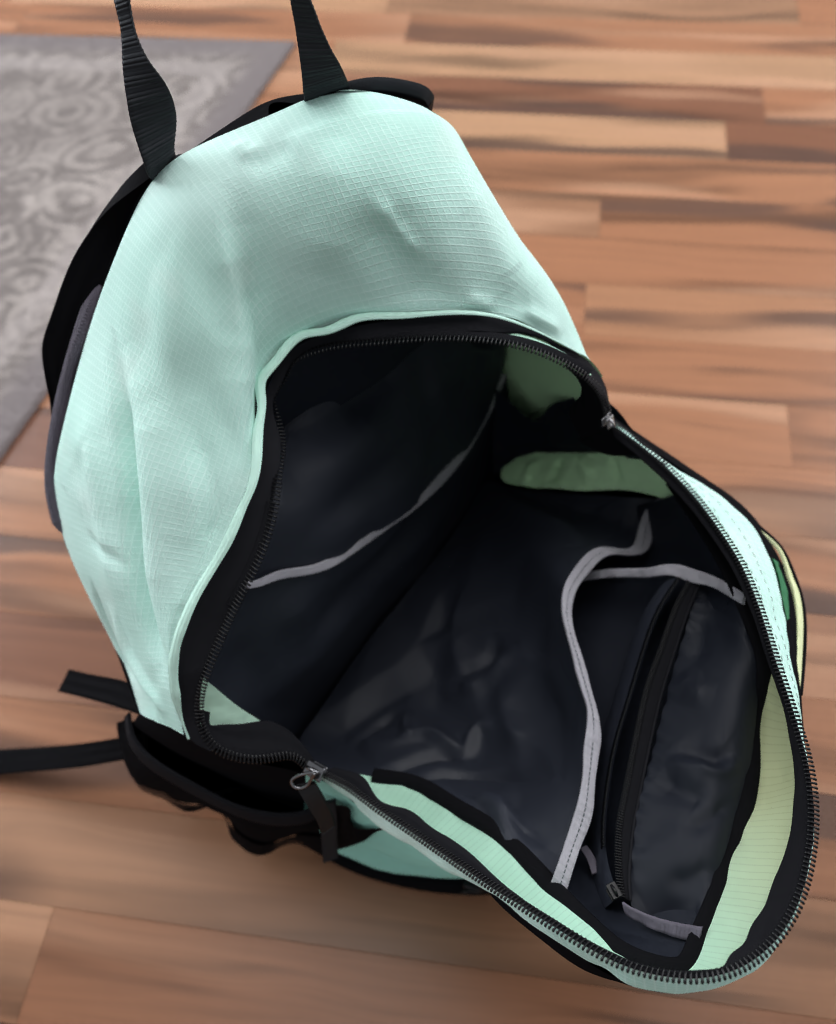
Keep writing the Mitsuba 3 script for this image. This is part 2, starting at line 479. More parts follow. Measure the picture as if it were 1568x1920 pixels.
scene['rug'] = mikit.ply(grid_mesh(G), 'rug_pile', smooth=30, uv=None) if False else mikit.ply(grid_mesh(G, True), 'rug_pile', smooth=True, uv=gu)
labels['rug'] = {'label': 'flat grey rug with faded scroll pattern lying behind the bag', 'category': 'rug'}

# ------------------------------------------------------------------ the backpack
labels['backpack'] = {'label': 'open mint green backpack with black lining, standing on the wood floor', 'category': 'backpack'}

# mint upper shell: from the back seam over the top to the zip
B = A([[-0.2064,0.2424,0.2500],[-0.2203,0.2812,0.2750],[-0.2372,0.3192,0.3100],[-0.2475,0.3615,0.3450],[-0.2290,0.3891,0.3900],[-0.1989,0.4240,0.4400],[-0.1596,0.4338,0.5000],[-0.1281,0.4453,0.5350],[-0.0964,0.4568,0.5450],[-0.0559,0.4632,0.5550],[-0.0186,0.4765,0.5550],[0.0243,0.4761,0.5400],[0.0507,0.5363,0.4600],[0.0801,0.5523,0.3587],[0.0808,0.5697,0.2376],[0.0968,0.5409,0.1113]])
M1 = A([[-0.1890,0.2259,0.2750],[-0.1954,0.2599,0.3000],[-0.1994,0.2854,0.3400],[-0.1965,0.3161,0.3750],[-0.1795,0.3412,0.4150],[-0.1539,0.3696,0.4550],[-0.1270,0.3856,0.5000],[-0.1027,0.4058,0.5250],[-0.0733,0.4161,0.5350],[-0.0377,0.4229,0.5400],[0.0019,0.4315,0.5400],[0.0356,0.4510,0.5280],[0.0588,0.4698,0.4900],[0.0820,0.4714,0.4450],[0.1096,0.4578,0.3850],[0.1321,0.4932,0.2101]])
M2 = A([[-0.1721,0.2146,0.2900],[-0.1709,0.2408,0.3300],[-0.1659,0.2644,0.3600],[-0.1547,0.2912,0.3900],[-0.1388,0.3157,0.4200],[-0.1204,0.3478,0.4450],[-0.1052,0.3706,0.4750],[-0.0846,0.3933,0.4900],[-0.0571,0.4030,0.5000],[-0.0246,0.4066,0.5050],[0.0180,0.4103,0.5050],[0.0513,0.4217,0.4900],[0.0710,0.4226,0.4730],[0.0897,0.4190,0.4530],[0.1159,0.4171,0.4050],[0.1339,0.4293,0.3100]])
Z = A([[-0.1594,0.2044,0.3000],[-0.1560,0.2312,0.3450],[-0.1429,0.2536,0.3700],[-0.1234,0.2770,0.3900],[-0.1042,0.3018,0.4100],[-0.0925,0.3291,0.4270],[-0.0891,0.3689,0.4400],[-0.0707,0.3918,0.4450],[-0.0438,0.4008,0.4500],[-0.0107,0.4001,0.4550],[0.0313,0.3979,0.4550],[0.0621,0.3962,0.4500],[0.0789,0.3956,0.4400],[0.0941,0.3922,0.4300],[0.1143,0.3964,0.4100],[0.1309,0.3980,0.3850]])
G = base('shell', loft([B, M1, M2, Z], 520, 190))
G = folds(G, [
    (A([[-0.1780,0.3988,0.4532],[-0.1735,0.3802,0.4461],[-0.1715,0.3628,0.4361],[-0.1715,0.3438,0.4233],[-0.1715,0.3235,0.4077],[-0.1744,0.3033,0.3858],[-0.1759,0.2785,0.3626],[-0.1722,0.2524,0.3409],[-0.1640,0.2250,0.3233]]), 0.0085, -0.013, 0),
    (A([[-0.1603,0.3861,0.4652],[-0.1565,0.3659,0.4495],[-0.1535,0.3452,0.4349],[-0.1535,0.3204,0.4178],[-0.1552,0.2967,0.3948],[-0.1564,0.2713,0.3728],[-0.1540,0.2495,0.3600],[-0.1555,0.2327,0.3471]]), 0.017, 0.009, 0),
    (A([[-0.2132,0.3908,0.4092],[-0.2025,0.3525,0.3998],[-0.1995,0.3287,0.3831],[-0.1974,0.3037,0.3629],[-0.1932,0.2806,0.3434]]), 0.012, 0.004, 0),
    (A([[-0.0965,0.4264,0.5405],[-0.0931,0.4066,0.5248],[-0.0926,0.3915,0.4966],[-0.0953,0.3766,0.4684],[-0.0985,0.3598,0.4498],[-0.0980,0.3394,0.4348],[-0.0961,0.3257,0.4262]]), 0.010, 0.009, 0),
    (A([[-0.0877,0.4260,0.5414],[-0.0860,0.4068,0.5238],[-0.0861,0.3935,0.4930],[-0.0881,0.3820,0.4626]]), 0.012, -0.005, 0),
    (A([[-0.1285,0.4029,0.5153],[-0.1301,0.3809,0.4922],[-0.1319,0.3632,0.4617],[-0.1301,0.3351,0.4344],[-0.1312,0.3032,0.4110],[-0.1361,0.2713,0.3828]]), 0.014, 0.005, 0),
    (A([[-0.1287,0.3511,0.4471],[-0.1235,0.3276,0.4299],[-0.1205,0.3071,0.4152],[-0.1236,0.2876,0.3980],[-0.1304,0.2688,0.3832]]), 0.008, -0.004, 0),
    (A([[-0.0833,0.4501,0.5474],[-0.0799,0.4429,0.5471],[-0.0757,0.4381,0.5468],[-0.0712,0.4394,0.5479],[-0.0650,0.4404,0.5491]]), 0.0045, 0.0025, 0),
    (A([[-0.0788,0.4311,0.5443],[-0.0652,0.4341,0.5470],[-0.0475,0.4379,0.5499]]), 0.008, -0.0025, 0),
    (A([[-0.0127,0.4184,0.5322],[-0.0046,0.4123,0.5200],[0.0046,0.4081,0.5062],[0.0157,0.4045,0.4887]]), 0.005, 0.0035, 0),
    (A([[-0.0208,0.4166,0.5307],[-0.0117,0.4094,0.5141],[-0.0012,0.4048,0.4948],[0.0159,0.4009,0.4709],[0.0373,0.3985,0.4580]]), 0.016, -0.006, 0),
    (A([[0.0322,0.4444,0.5282],[0.0492,0.4305,0.5000],[0.0642,0.4150,0.4719],[0.0799,0.4025,0.4492]]), 0.012, 0.004, 0),
    (A([[-0.0296,0.4418,0.5509],[-0.0310,0.4233,0.5399],[-0.0341,0.4104,0.5194],[-0.0446,0.4029,0.4879]]), 0.014, 0.004, 0),
    (A([[-0.2206,0.3273,0.3549],[-0.2063,0.3122,0.3601],[-0.1912,0.2985,0.3650],[-0.1820,0.2874,0.3646]]), 0.005, -0.002, 0),
    (A([[-0.2214,0.3072,0.3303],[-0.2213,0.2930,0.2993],[-0.2143,0.2728,0.2746],[-0.1971,0.2454,0.2771]]), 0.0035, -0.004, 0),
    (A([[-0.2071,0.2883,0.3295],[-0.2010,0.2694,0.3035],[-0.1859,0.2417,0.2971],[-0.1693,0.2174,0.3001]]), 0.006, 0.005, 0),
    (A([[-0.1430,0.2590,0.3726],[-0.1459,0.2496,0.3663],[-0.1528,0.2387,0.3547]]), 0.004, -0.003, 0),
    (A([[0.0375,0.3998,0.4626],[0.0469,0.3991,0.4587],[0.0566,0.3970,0.4524]]), 0.005, 0.003, 0),
    (A([[0.0665,0.3979,0.4507],[0.0830,0.3986,0.4429],[0.1003,0.3956,0.4275]]), 0.005, 0.003, 0),
], -1)
G = facets(crumple(G, 0.05, 0.0013, 3, 2), 150, 0.0012, 5, 2.5)
pin = np.clip(np.minimum(np.linspace(0, 1, 190) / 0.05, (1 - np.linspace(0, 1, 190)) / 0.05), 0, 1)[:, None, None]
G = GRIDS['shell'] + (G - GRIDS['shell']) * pin
sheet('backpack__shell', G, 'mint_shell', True)
labels['backpack__shell'] = {'label': 'mint ripstop top and side of the bag above the zip'}

# folded mint edge beside the zip tape
ZP = A([[-0.1550,0.1999,0.3040],[-0.1570,0.2092,0.3180],[-0.1561,0.2177,0.3360],[-0.1538,0.2280,0.3520],[-0.1412,0.2471,0.3770],[-0.1322,0.2592,0.3860],[-0.1229,0.2698,0.3930],[-0.1110,0.2829,0.4040],[-0.1021,0.2963,0.4130],[-0.0954,0.3067,0.4200],[-0.0912,0.3236,0.4280],[-0.0897,0.3401,0.4330],[-0.0872,0.3533,0.4380],[-0.0874,0.3674,0.4420],[-0.0796,0.3770,0.4450],[-0.0734,0.3835,0.4480],[-0.0616,0.3934,0.4510],[-0.0461,0.3936,0.4530],[-0.0291,0.3971,0.4570],[-0.0042,0.3963,0.4580],[0.0311,0.3949,0.4580],[0.0567,0.3928,0.4540],[0.0746,0.3906,0.4460],[0.0934,0.3894,0.4330],[0.1129,0.3937,0.4130]])
C_ = curve(ZP, 260)
r_ = 0.0031 * np.clip(np.minimum(np.arange(260) / 20, (259 - np.arange(260)) / 90), 0.25, 1) * (1 + 0.5 * vnoise(C_ * 60, 2))
put('backpack__shell__folded_edge', tube(C_, r_, 12, 0.55), 'mint_piping', True, tube_uv(C_, 12))

# upper zip: facing, tape, coil
ZT = A([[-0.1424,0.1929,0.2990],[-0.1535,0.2001,0.3020],[-0.1583,0.2111,0.3150],[-0.1573,0.2287,0.3430],[-0.1462,0.2541,0.3660],[-0.1276,0.2779,0.3860],[-0.1080,0.3037,0.4060],[-0.0955,0.3305,0.4230],[-0.0917,0.3588,0.4320],[-0.0909,0.3726,0.4360],[-0.0743,0.3865,0.4430],[-0.0466,0.3954,0.4490],[-0.0110,0.3976,0.4530],[0.0313,0.3972,0.4530],[0.0588,0.3953,0.4490],[0.0804,0.3938,0.4380],[0.1015,0.3921,0.4220],[0.1215,0.3950,0.4000],[0.1312,0.3839,0.3850],[0.1308,0.3704,0.3820]])
ZI = A([[-0.1374,0.1940,0.3005],[-0.1459,0.2042,0.3080],[-0.1463,0.2134,0.3180],[-0.1377,0.2279,0.3390],[-0.1281,0.2418,0.3510],[-0.1145,0.2586,0.3690],[-0.0987,0.2751,0.3860],[-0.0877,0.2972,0.4000],[-0.0829,0.3177,0.4090],[-0.0797,0.3407,0.4180],[-0.0820,0.3666,0.4270],[-0.0762,0.3762,0.4310],[-0.0707,0.3869,0.4350],[-0.0451,0.3926,0.4410],[-0.0053,0.3890,0.4470],[0.0303,0.3879,0.4490],[0.0545,0.3862,0.4470],[0.0765,0.3896,0.4390],[0.0941,0.3901,0.4260],[0.1097,0.3840,0.4110],[0.1251,0.3676,0.3980]])
band('backpack__upper_zip__facing', crumple(strip(ZT, ZI, 260, 10), 0.03, 0.002, 5), 'facing_tape', 0.001)
TU = A([[-0.0860,0.1876,0.2680],[-0.0931,0.1924,0.2760],[-0.1092,0.1895,0.2860],[-0.1280,0.1899,0.2940],[-0.1394,0.1951,0.3010],[-0.1452,0.2048,0.3110],[-0.1438,0.2164,0.3260],[-0.1365,0.2270,0.3410],[-0.1267,0.2403,0.3540],[-0.1141,0.2552,0.3700],[-0.1007,0.2697,0.3850],[-0.0905,0.2851,0.3970],[-0.0844,0.3025,0.4060],[-0.0816,0.3240,0.4110],[-0.0816,0.3559,0.4120],[-0.0841,0.3753,0.4200],[-0.0745,0.3866,0.4260],[-0.0715,0.3898,0.4300],[-0.0603,0.3901,0.4380],[-0.0449,0.3894,0.4430],[-0.0185,0.3865,0.4470],[0.0074,0.3834,0.4500],[0.0298,0.3817,0.4500],[0.0520,0.3789,0.4480],[0.0743,0.3750,0.4430],[0.0937,0.3707,0.4340],[0.1108,0.3669,0.4210],[0.1215,0.3647,0.4060],[0.1267,0.3634,0.3900],[0.1288,0.3625,0.3810]])
TUo = A([[-0.0840,0.1925,0.2720],[-0.0951,0.2000,0.2790],[-0.1090,0.1965,0.2880],[-0.1261,0.1966,0.2960],[-0.1348,0.2005,0.3030],[-0.1394,0.2074,0.3120],[-0.1482,0.2164,0.3270],[-0.1421,0.2275,0.3410],[-0.1322,0.2408,0.3540],[-0.1197,0.2578,0.3700],[-0.1059,0.2723,0.3850],[-0.0957,0.2879,0.3970],[-0.0893,0.3049,0.4060],[-0.0865,0.3245,0.4110],[-0.0866,0.3565,0.4120],[-0.0882,0.3766,0.4200],[-0.0779,0.3914,0.4260],[-0.0743,0.3955,0.4300],[-0.0620,0.3965,0.4380],[-0.0461,0.3957,0.4430],[-0.0188,0.3928,0.4470],[0.0078,0.3895,0.4500],[0.0304,0.3878,0.4500],[0.0533,0.3849,0.4480],[0.0767,0.3808,0.4430],[0.0972,0.3760,0.4340],[0.1155,0.3712,0.4210],[0.1259,0.3665,0.4060],[0.1310,0.3638,0.3900],[0.1326,0.3621,0.3810]])
scene['backpack__upper_zip__teeth'] = mikit.ply(coil(TU, TUo, 0.0025, 0.0054, 0.00068, 0.0004), 'nylon', smooth=True)
labels['backpack__upper_zip__teeth'] = {'kind': 'stuff'}
band('backpack__upper_zip__tape', strip(TU[9:13], TUo[9:13], 80, 3), 'zip_tape', 0.0008)
# tape turned inwards at the left end
L1 = A([[-0.1463,0.2134,0.3180],[-0.1457,0.2056,0.3090],[-0.1399,0.1958,0.2990],[-0.1284,0.1906,0.2920],[-0.1096,0.1902,0.2840],[-0.0934,0.1930,0.2740],[-0.0848,0.1887,0.2620]])
L2 = A([[-0.1432,0.2166,0.3040],[-0.1430,0.2086,0.3000],[-0.1386,0.2099,0.2960],[-0.1263,0.2121,0.2900],[-0.1088,0.2153,0.2820],[-0.0994,0.2122,0.2750],[-0.0819,0.1927,0.2620]])
band('backpack__upper_zip__tape', crumple(strip(L1, L2, 90, 12), 0.02, 0.0012, 9), 'zip_tape', 0.001)
# tape turned inwards at the right end
R1 = A([[0.0978,0.3726,0.4280],[0.1119,0.3677,0.4180],[0.1218,0.3647,0.4040],[0.1264,0.3629,0.3890],[0.1287,0.3620,0.3760]])
R2 = A([[0.1132,0.3745,0.4050],[0.1133,0.3768,0.3950],[0.1109,0.3825,0.3800],[0.1090,0.3869,0.3620],[0.1163,0.3746,0.3500]])
band('backpack__upper_zip__tape', strip(R1, R2, 40, 6), 'black_cloth', 0.001)
band('backpack__upper_zip__tape', strip(A([[-0.0182,0.3932,0.4465],[0.0079,0.3900,0.4495],[0.0304,0.3887,0.4495],[0.0535,0.3862,0.4475],[0.0769,0.3822,0.4425],[0.0974,0.3773,0.4335],[0.1158,0.3725,0.4205]]), A([[-0.0184,0.3881,0.4463],[0.0075,0.3849,0.4493],[0.0299,0.3832,0.4493],[0.0522,0.3804,0.4473],[0.0745,0.3765,0.4423],[0.0940,0.3722,0.4333],[0.1111,0.3684,0.4203]]), 120, 3), 'zip_tape', 0.0008)

band('backpack__upper_zip__tape', strip(A([[0.1287,0.3641,0.3790],[0.1402,0.3657,0.3640],[0.1547,0.3583,0.3540],[0.1675,0.3456,0.3500]]), A([[0.1164,0.3800,0.3400],[0.1357,0.3691,0.3350],[0.1575,0.3659,0.3350],[0.1723,0.3575,0.3380]]), 50, 6), 'black_cloth', 0.001)
band('backpack__upper_zip__lining_edge', strip(A([[0.0583,0.3900,0.4440],[0.0744,0.3870,0.4410],[0.0924,0.3828,0.4330],[0.1076,0.3783,0.4225],[0.1160,0.3761,0.4130]]), A([[0.0581,0.3882,0.4440],[0.0740,0.3839,0.4410],[0.0936,0.3791,0.4320],[0.1095,0.3746,0.4205],[0.1157,0.3744,0.4130]]), 60, 3), 'lime_lining', 0.0006)
# front rim: zip along the mouth of the fallen front panel
TF = A([[-0.0781,0.1837,0.2650],[-0.0632,0.1732,0.2750],[-0.0423,0.1534,0.2900],[-0.0200,0.1327,0.3050],[0.0033,0.1102,0.3250],[0.0240,0.0900,0.3450],[0.0430,0.0730,0.3600],[0.0605,0.0580,0.3720],[0.0775,0.0462,0.3800],[0.0950,0.0399,0.3850],[0.1111,0.0378,0.3870],[0.1288,0.0408,0.3870],[0.1466,0.0501,0.3850],[0.1641,0.0667,0.3820],[0.1779,0.0884,0.3780],[0.1881,0.1121,0.3730],[0.1941,0.1381,0.3680],[0.1963,0.1664,0.3630],[0.1969,0.1996,0.3600],[0.1978,0.2354,0.3570],[0.1957,0.2644,0.3550],[0.1900,0.2896,0.3530],[0.1826,0.3156,0.3500],[0.1715,0.3382,0.3500],[0.1546,0.3585,0.3550],[0.1401,0.3659,0.3650],[0.1303,0.3642,0.3770]])
TFi = A([[-0.0740,0.1885,0.2640],[-0.0581,0.1795,0.2730],[-0.0376,0.1581,0.2890],[-0.0153,0.1375,0.3040],[0.0075,0.1144,0.3240],[0.0279,0.0938,0.3440],[0.0462,0.0766,0.3590],[0.0635,0.0616,0.3710],[0.0796,0.0497,0.3790],[0.0964,0.0434,0.3840],[0.1117,0.0414,0.3860],[0.1283,0.0445,0.3860],[0.1448,0.0534,0.3840],[0.1612,0.0688,0.3810],[0.1743,0.0894,0.3770],[0.1841,0.1122,0.3720],[0.1897,0.1376,0.3670],[0.1920,0.1656,0.3620],[0.1923,0.1984,0.3590],[0.1928,0.2339,0.3560],[0.1908,0.2624,0.3540],[0.1851,0.2871,0.3520],[0.1778,0.3121,0.3490],[0.1670,0.3345,0.3490],[0.1503,0.3543,0.3540],[0.1362,0.3617,0.3640],[0.1267,0.3609,0.3760]])
scene['backpack__front_zip__teeth'] = mikit.ply(coil(TF, TFi, 0.00245, 0.0052, 0.00070, 0.0005), 'nylon', smooth=True)
labels['backpack__front_zip__teeth'] = {'kind': 'stuff'}
TEi = A([[-0.0701,0.1887,0.2580],[-0.0494,0.1772,0.2680],[-0.0354,0.1548,0.2850],[-0.0229,0.1492,0.2900],[-0.0080,0.1341,0.3030],[0.0055,0.1220,0.3150],[0.0187,0.1055,0.3310],[0.0289,0.0920,0.3420],[0.0424,0.0773,0.3570],[0.0613,0.0611,0.3690],[0.0784,0.0489,0.3770],[0.0961,0.0425,0.3820],[0.1119,0.0405,0.3840],[0.1211,0.0410,0.3830],[0.1289,0.0474,0.3760],[0.1362,0.0515,0.3740],[0.1415,0.0578,0.3720],[0.1511,0.0664,0.3700],[0.1565,0.0734,0.3680],[0.1621,0.0808,0.3660],[0.1754,0.0994,0.3640],[0.1840,0.1190,0.3620],[0.1905,0.1378,0.3590],[0.1928,0.1503,0.3580],[0.1946,0.1694,0.3570],[0.1944,0.1910,0.3560],[0.1943,0.2306,0.3530],[0.1917,0.2606,0.3510],[0.1858,0.2856,0.3490],[0.1782,0.3115,0.3460],[0.1671,0.3340,0.3460],[0.1510,0.3538,0.3510],[0.1364,0.3621,0.3610]])
band('backpack__front_zip__tape', crumple(strip(TF, TEi, 300, 8), 0.025, 0.0012, 14), 'zip_tape', 0.001)

# gusset of the front panel: mint outside, lime inside, from the zip down to the bound seam
GO = A([[-0.0783,0.1845,0.2480],[-0.0590,0.1684,0.2520],[-0.0347,0.1464,0.2640],[-0.0090,0.1232,0.2810],[0.0117,0.1052,0.2970],[0.0321,0.0882,0.3120],[0.0534,0.0652,0.3360],[0.0732,0.0469,0.3510],[0.0831,0.0400,0.3560],[0.0966,0.0366,0.3600],[0.1111,0.0360,0.3620],[0.1298,0.0396,0.3620],[0.1482,0.0488,0.3600],[0.1657,0.0659,0.3570],[0.1815,0.0911,0.3520],[0.1955,0.1190,0.3450],[0.2048,0.1461,0.3400],[0.2114,0.1740,0.3350],[0.2176,0.2057,0.3300],[0.2230,0.2290,0.3250],[0.2287,0.2613,0.3200],[0.2300,0.2849,0.3170],[0.2274,0.3060,0.3150],[0.2198,0.3254,0.3150],[0.2002,0.3483,0.3200],[0.1806,0.3565,0.3300],[0.1584,0.3693,0.3450],[0.1428,0.3748,0.3580],[0.1327,0.3718,0.3700]])
BD = A([[-0.0454,0.1872,0.2380],[-0.0308,0.1827,0.2420],[-0.0165,0.1765,0.2480],[0.0067,0.1568,0.2620],[0.0252,0.1404,0.2750],[0.0467,0.1125,0.2950],[0.0606,0.0899,0.3100],[0.0736,0.0708,0.3220],[0.0843,0.0581,0.3300],[0.1008,0.0489,0.3350],[0.1155,0.0478,0.3350],[0.1220,0.0541,0.3330],[0.1303,0.0652,0.3300],[0.1424,0.0808,0.3250],[0.1542,0.1000,0.3200],[0.1680,0.1201,0.3160],[0.1793,0.1415,0.3120],[0.1898,0.1642,0.3080],[0.1971,0.1856,0.3120],[0.2022,0.2013,0.3250],[0.2020,0.2340,0.3300],[0.1994,0.2656,0.3280],[0.1950,0.2966,0.3240],[0.1893,0.3230,0.3200],[0.1853,0.3453,0.3140],[0.1835,0.3574,0.3100],[0.1817,0.3658,0.3050],[0.1786,0.3745,0.3000],[0.1719,0.3800,0.3000]])
nz = 420
tf, go, bd = curve(TF, nz), curve(GO, nz), curve(np.vstack([A([[-0.0722,0.1884,0.2500]])[:1], BD[:26]]), nz)


def match(P, Q, keys):
    """Resamples P so that its stations sit beside those of Q at the given pairs of fractions."""
    t = np.linspace(0, 1, len(Q))
    return A([np.interp(np.interp(t, [k[0] for k in keys], [k[1] for k in keys]), np.linspace(0, 1, len(P)), P[:, c]) for c in range(3)]).T


def nearest_keys(P, Q, n=14):
    k = [(0, 0)]
    for f in np.linspace(0, 1, n)[1:-1]:
        q = Q[int(f * (len(Q) - 1))]
        i = np.argmin(np.linalg.norm(P - q, axis=1)) / (len(P) - 1)
        k.append((f, max(i, k[-1][1] + 0.01)))
    return k + [(1, 1)]


go = match(curve(GO, 1200), tf, nearest_keys(curve(GO, 1200), tf))
bd = match(curve(np.vstack([A([[-0.0722,0.1884,0.2500]])[:1], BD[:26]]), 1200), tf, nearest_keys(curve(np.vstack([A([[-0.0722,0.1884,0.2500]])[:1], BD[:26]]), 1200), tf))
G = base('gusset', loft([tf - A([0, 0, 0.0012]), go, bd], nz, 50))
G = facets(crumple(G, 0.035, 0.003, 21, 3), 160, 0.0022, 22, 2)
G[0] = tf - A([0, 0, 0.0012])
sheet('backpack__front_gusset', G, 'mint_ripstop', True)
labels['backpack__front_gusset'] = {'label': 'mint strip along the front zip, pale green inside'}
cord('backpack__front_gusset__binding', BD[:26], 300, 0.0055, 'black_cloth', 12, 0.5)
# double row of stitches beside the zip on the right
for off in (0.10, 0.22):
    st = []
    Q = G[int(off * 49)]
    for i in range(205, 400, 4):
        st.append(tube(np.linspace(Q[i], Q[i + 2], 3) + normals(G)[int(off * 49), i] * 0.0, 0.0003, 5))
    nm = put('backpack__front_gusset__stitching', join(st), 'thread', True)
    labels[nm] = {'kind': 'stuff'}

# green band deep on the right, its colour lightened as if lit through
G = base('band', coons(A([[0.0816,0.4758,0.1780],[0.0996,0.4752,0.1950],[0.1212,0.4579,0.2200],[0.1461,0.4217,0.2650],[0.1649,0.3841,0.3120],[0.1726,0.3556,0.3380]]), A([[0.0803,0.4530,0.1880],[0.0999,0.4320,0.2080],[0.1191,0.4174,0.2240],[0.1367,0.4017,0.2420],[0.1673,0.3813,0.2680],[0.1979,0.3551,0.2800]]),
                       A([[0.0816,0.4758,0.1780],[0.0775,0.4665,0.1800],[0.0803,0.4530,0.1880]]), A([[0.1726,0.3556,0.3380],[0.1848,0.3538,0.3150],[0.1979,0.3551,0.2800]]), 160, 40))
G = crumple(folds(G, [(A([[0.1054,0.4622,0.2046],[0.0998,0.4503,0.2037],[0.0954,0.4389,0.2032]]), 0.005, 0.004, 0), (A([[0.1226,0.4491,0.2240],[0.1195,0.4373,0.2233],[0.1137,0.4258,0.2191]]), 0.005, -0.004, 0), (A([[0.1365,0.4322,0.2458],[0.1399,0.4158,0.2519],[0.1424,0.4025,0.2512]]), 0.006, 0.005, 0), (A([[0.1523,0.4091,0.2777],[0.1546,0.3991,0.2748],[0.1597,0.3882,0.2684]]), 0.005, -0.003, 0)], -1), 0.03, 0.004, 31)
sheet('backpack__front_gusset__inner_band', G, 'backlit_lime', True)

# lower body: side walls and the slumped front, a ring from the hinge line to the floor
ring0 = A([[-0.2064,0.2424,0.2500],[-0.1628,0.2081,0.2880],[-0.1217,0.1920,0.2750],[-0.0801,0.1841,0.2500],[-0.0592,0.1682,0.2500],[-0.0349,0.1462,0.2620],[-0.0090,0.1234,0.2790],[0.0117,0.1053,0.2950],[0.0321,0.0879,0.3100],[0.0535,0.0647,0.3340],[0.0733,0.0463,0.3490],[0.0969,0.0363,0.3580],[0.1303,0.0398,0.3600],[0.1664,0.0662,0.3550],[0.1957,0.1195,0.3430],[0.2119,0.1747,0.3330],[0.2240,0.2317,0.3230],[0.2278,0.3068,0.3130],[0.2008,0.3492,0.3180],[0.1589,0.3699,0.3430],[0.1335,0.3731,0.3660],[0.1318,0.4649,0.2870],[0.1051,0.5164,0.1963]])
ring1 = A([[-0.2309,0.2554,0.1900],[-0.1872,0.2244,0.2000],[-0.1392,0.2036,0.1900],[-0.0897,0.1867,0.1800],[-0.0636,0.1725,0.1900],[-0.0372,0.1515,0.2000],[-0.0087,0.1303,0.2200],[0.0158,0.1117,0.2500],[0.0246,0.0950,0.2900],[0.0493,0.0676,0.3130],[0.0713,0.0489,0.3280],[0.1004,0.0374,0.3400],[0.1397,0.0431,0.3250],[0.1785,0.0722,0.3200],[0.2119,0.1314,0.3050],[0.2314,0.1909,0.2900],[0.2506,0.2562,0.2750],[0.2534,0.3402,0.2650],[0.2195,0.3831,0.2700],[0.1793,0.4189,0.2800],[0.1579,0.4431,0.2800],[0.1378,0.5013,0.2400],[0.1089,0.5339,0.1700]])
ring2 = A([[-0.2351,0.3126,0.1000],[-0.1970,0.2662,0.1100],[-0.1558,0.2225,0.1200],[-0.0994,0.1856,0.1100],[-0.0658,0.1686,0.1000],[-0.0221,0.1537,0.1000],[0.0128,0.1444,0.1200],[0.0193,0.1377,0.1400],[0.0352,0.1151,0.2000],[0.0596,0.0851,0.2350],[0.0815,0.0645,0.2500],[0.1158,0.0502,0.2620],[0.1540,0.0559,0.2650],[0.1942,0.0866,0.2600],[0.2195,0.2198,0.2000],[0.2288,0.2546,0.1900],[0.2278,0.2937,0.1700],[0.2267,0.3327,0.1500],[0.2087,0.3835,0.1400],[0.1794,0.4243,0.1400],[0.1501,0.4651,0.1300],[0.1039,0.5177,0.1200],[0.0501,0.5636,0.1000]])
ring3 = A([[-0.2239,0.3225,0.0040],[-0.1842,0.2775,0.0040],[-0.1446,0.2324,0.0040],[-0.0940,0.1916,0.0040],[-0.0631,0.1776,0.0040],[-0.0234,0.1659,0.0040],[0.0081,0.1603,0.0040],[0.0293,0.1590,0.0040],[0.0532,0.1667,0.0040],[0.0715,0.1761,0.0040],[0.0898,0.1856,0.0040],[0.1048,0.1988,0.0040],[0.1348,0.2252,0.0040],[0.1573,0.2450,0.0040],[0.1766,0.2686,0.0040],[0.1925,0.2959,0.0040],[0.2046,0.3200,0.0040],[0.2064,0.3482,0.0040],[0.1946,0.3844,0.0040],[0.1719,0.4177,0.0040],[0.1426,0.4585,0.0040],[0.0964,0.5111,0.0040],[0.0426,0.5570,0.0040]])
G = base('lower', loft([ring0, ring1, ring2, ring3], 23 * 16 + 1, 90))
G = G + (crumple(G, 0.06, 0.006, 41, 3) - G) * np.clip(np.linspace(0, 1, 90) / 0.4, 0, 1)[:, None, None]
w_ = np.interp(np.arange(G.shape[1]) / 368, [0.14, 0.18, 0.30, 0.34], [0, 1, 1, 0])[None, :, None] * np.sin(np.linspace(0, np.pi, 90))[:, None, None]
G = G + (crumple(G, 0.05, 0.006, 43, 2) - G) * w_
GRIDS['lower'] = G.copy()
n1, n2 = np.argmin(np.abs(chord(A([ring0, ring1, ring2, ring3])) - 0)), 0
tau = chord(A([ring0, ring1, ring2, ring3]))
c3, c8 = int(tau[3] * 368) - 4, int(tau[7] * 368) + 5
sheet('backpack__side_panel', G[:, :c3 + 1], 'matt_black', True)
sheet('backpack__lower_panel', G[:, c3:c8 + 1], 'shaded_mint_over_black', True)
sheet('backpack__front_panel', G[:, c8:], 'matt_black', True)
labels['backpack__lower_panel'] = {'label': 'mint lower corner of the bag below the zip pull'}
bot = loft([ring3, np.broadcast_to(ring3.mean(0), ring3.shape)], 120, 8)
sheet('backpack__base', bot, 'black_lining')
cord('backpack__lower_panel__base_trim', ring3[2:9] + A([0, 0, 0.010]) + A([0.003, -0.004, 0]), 120, 0.010, 'black_cloth', 10, 1.0)

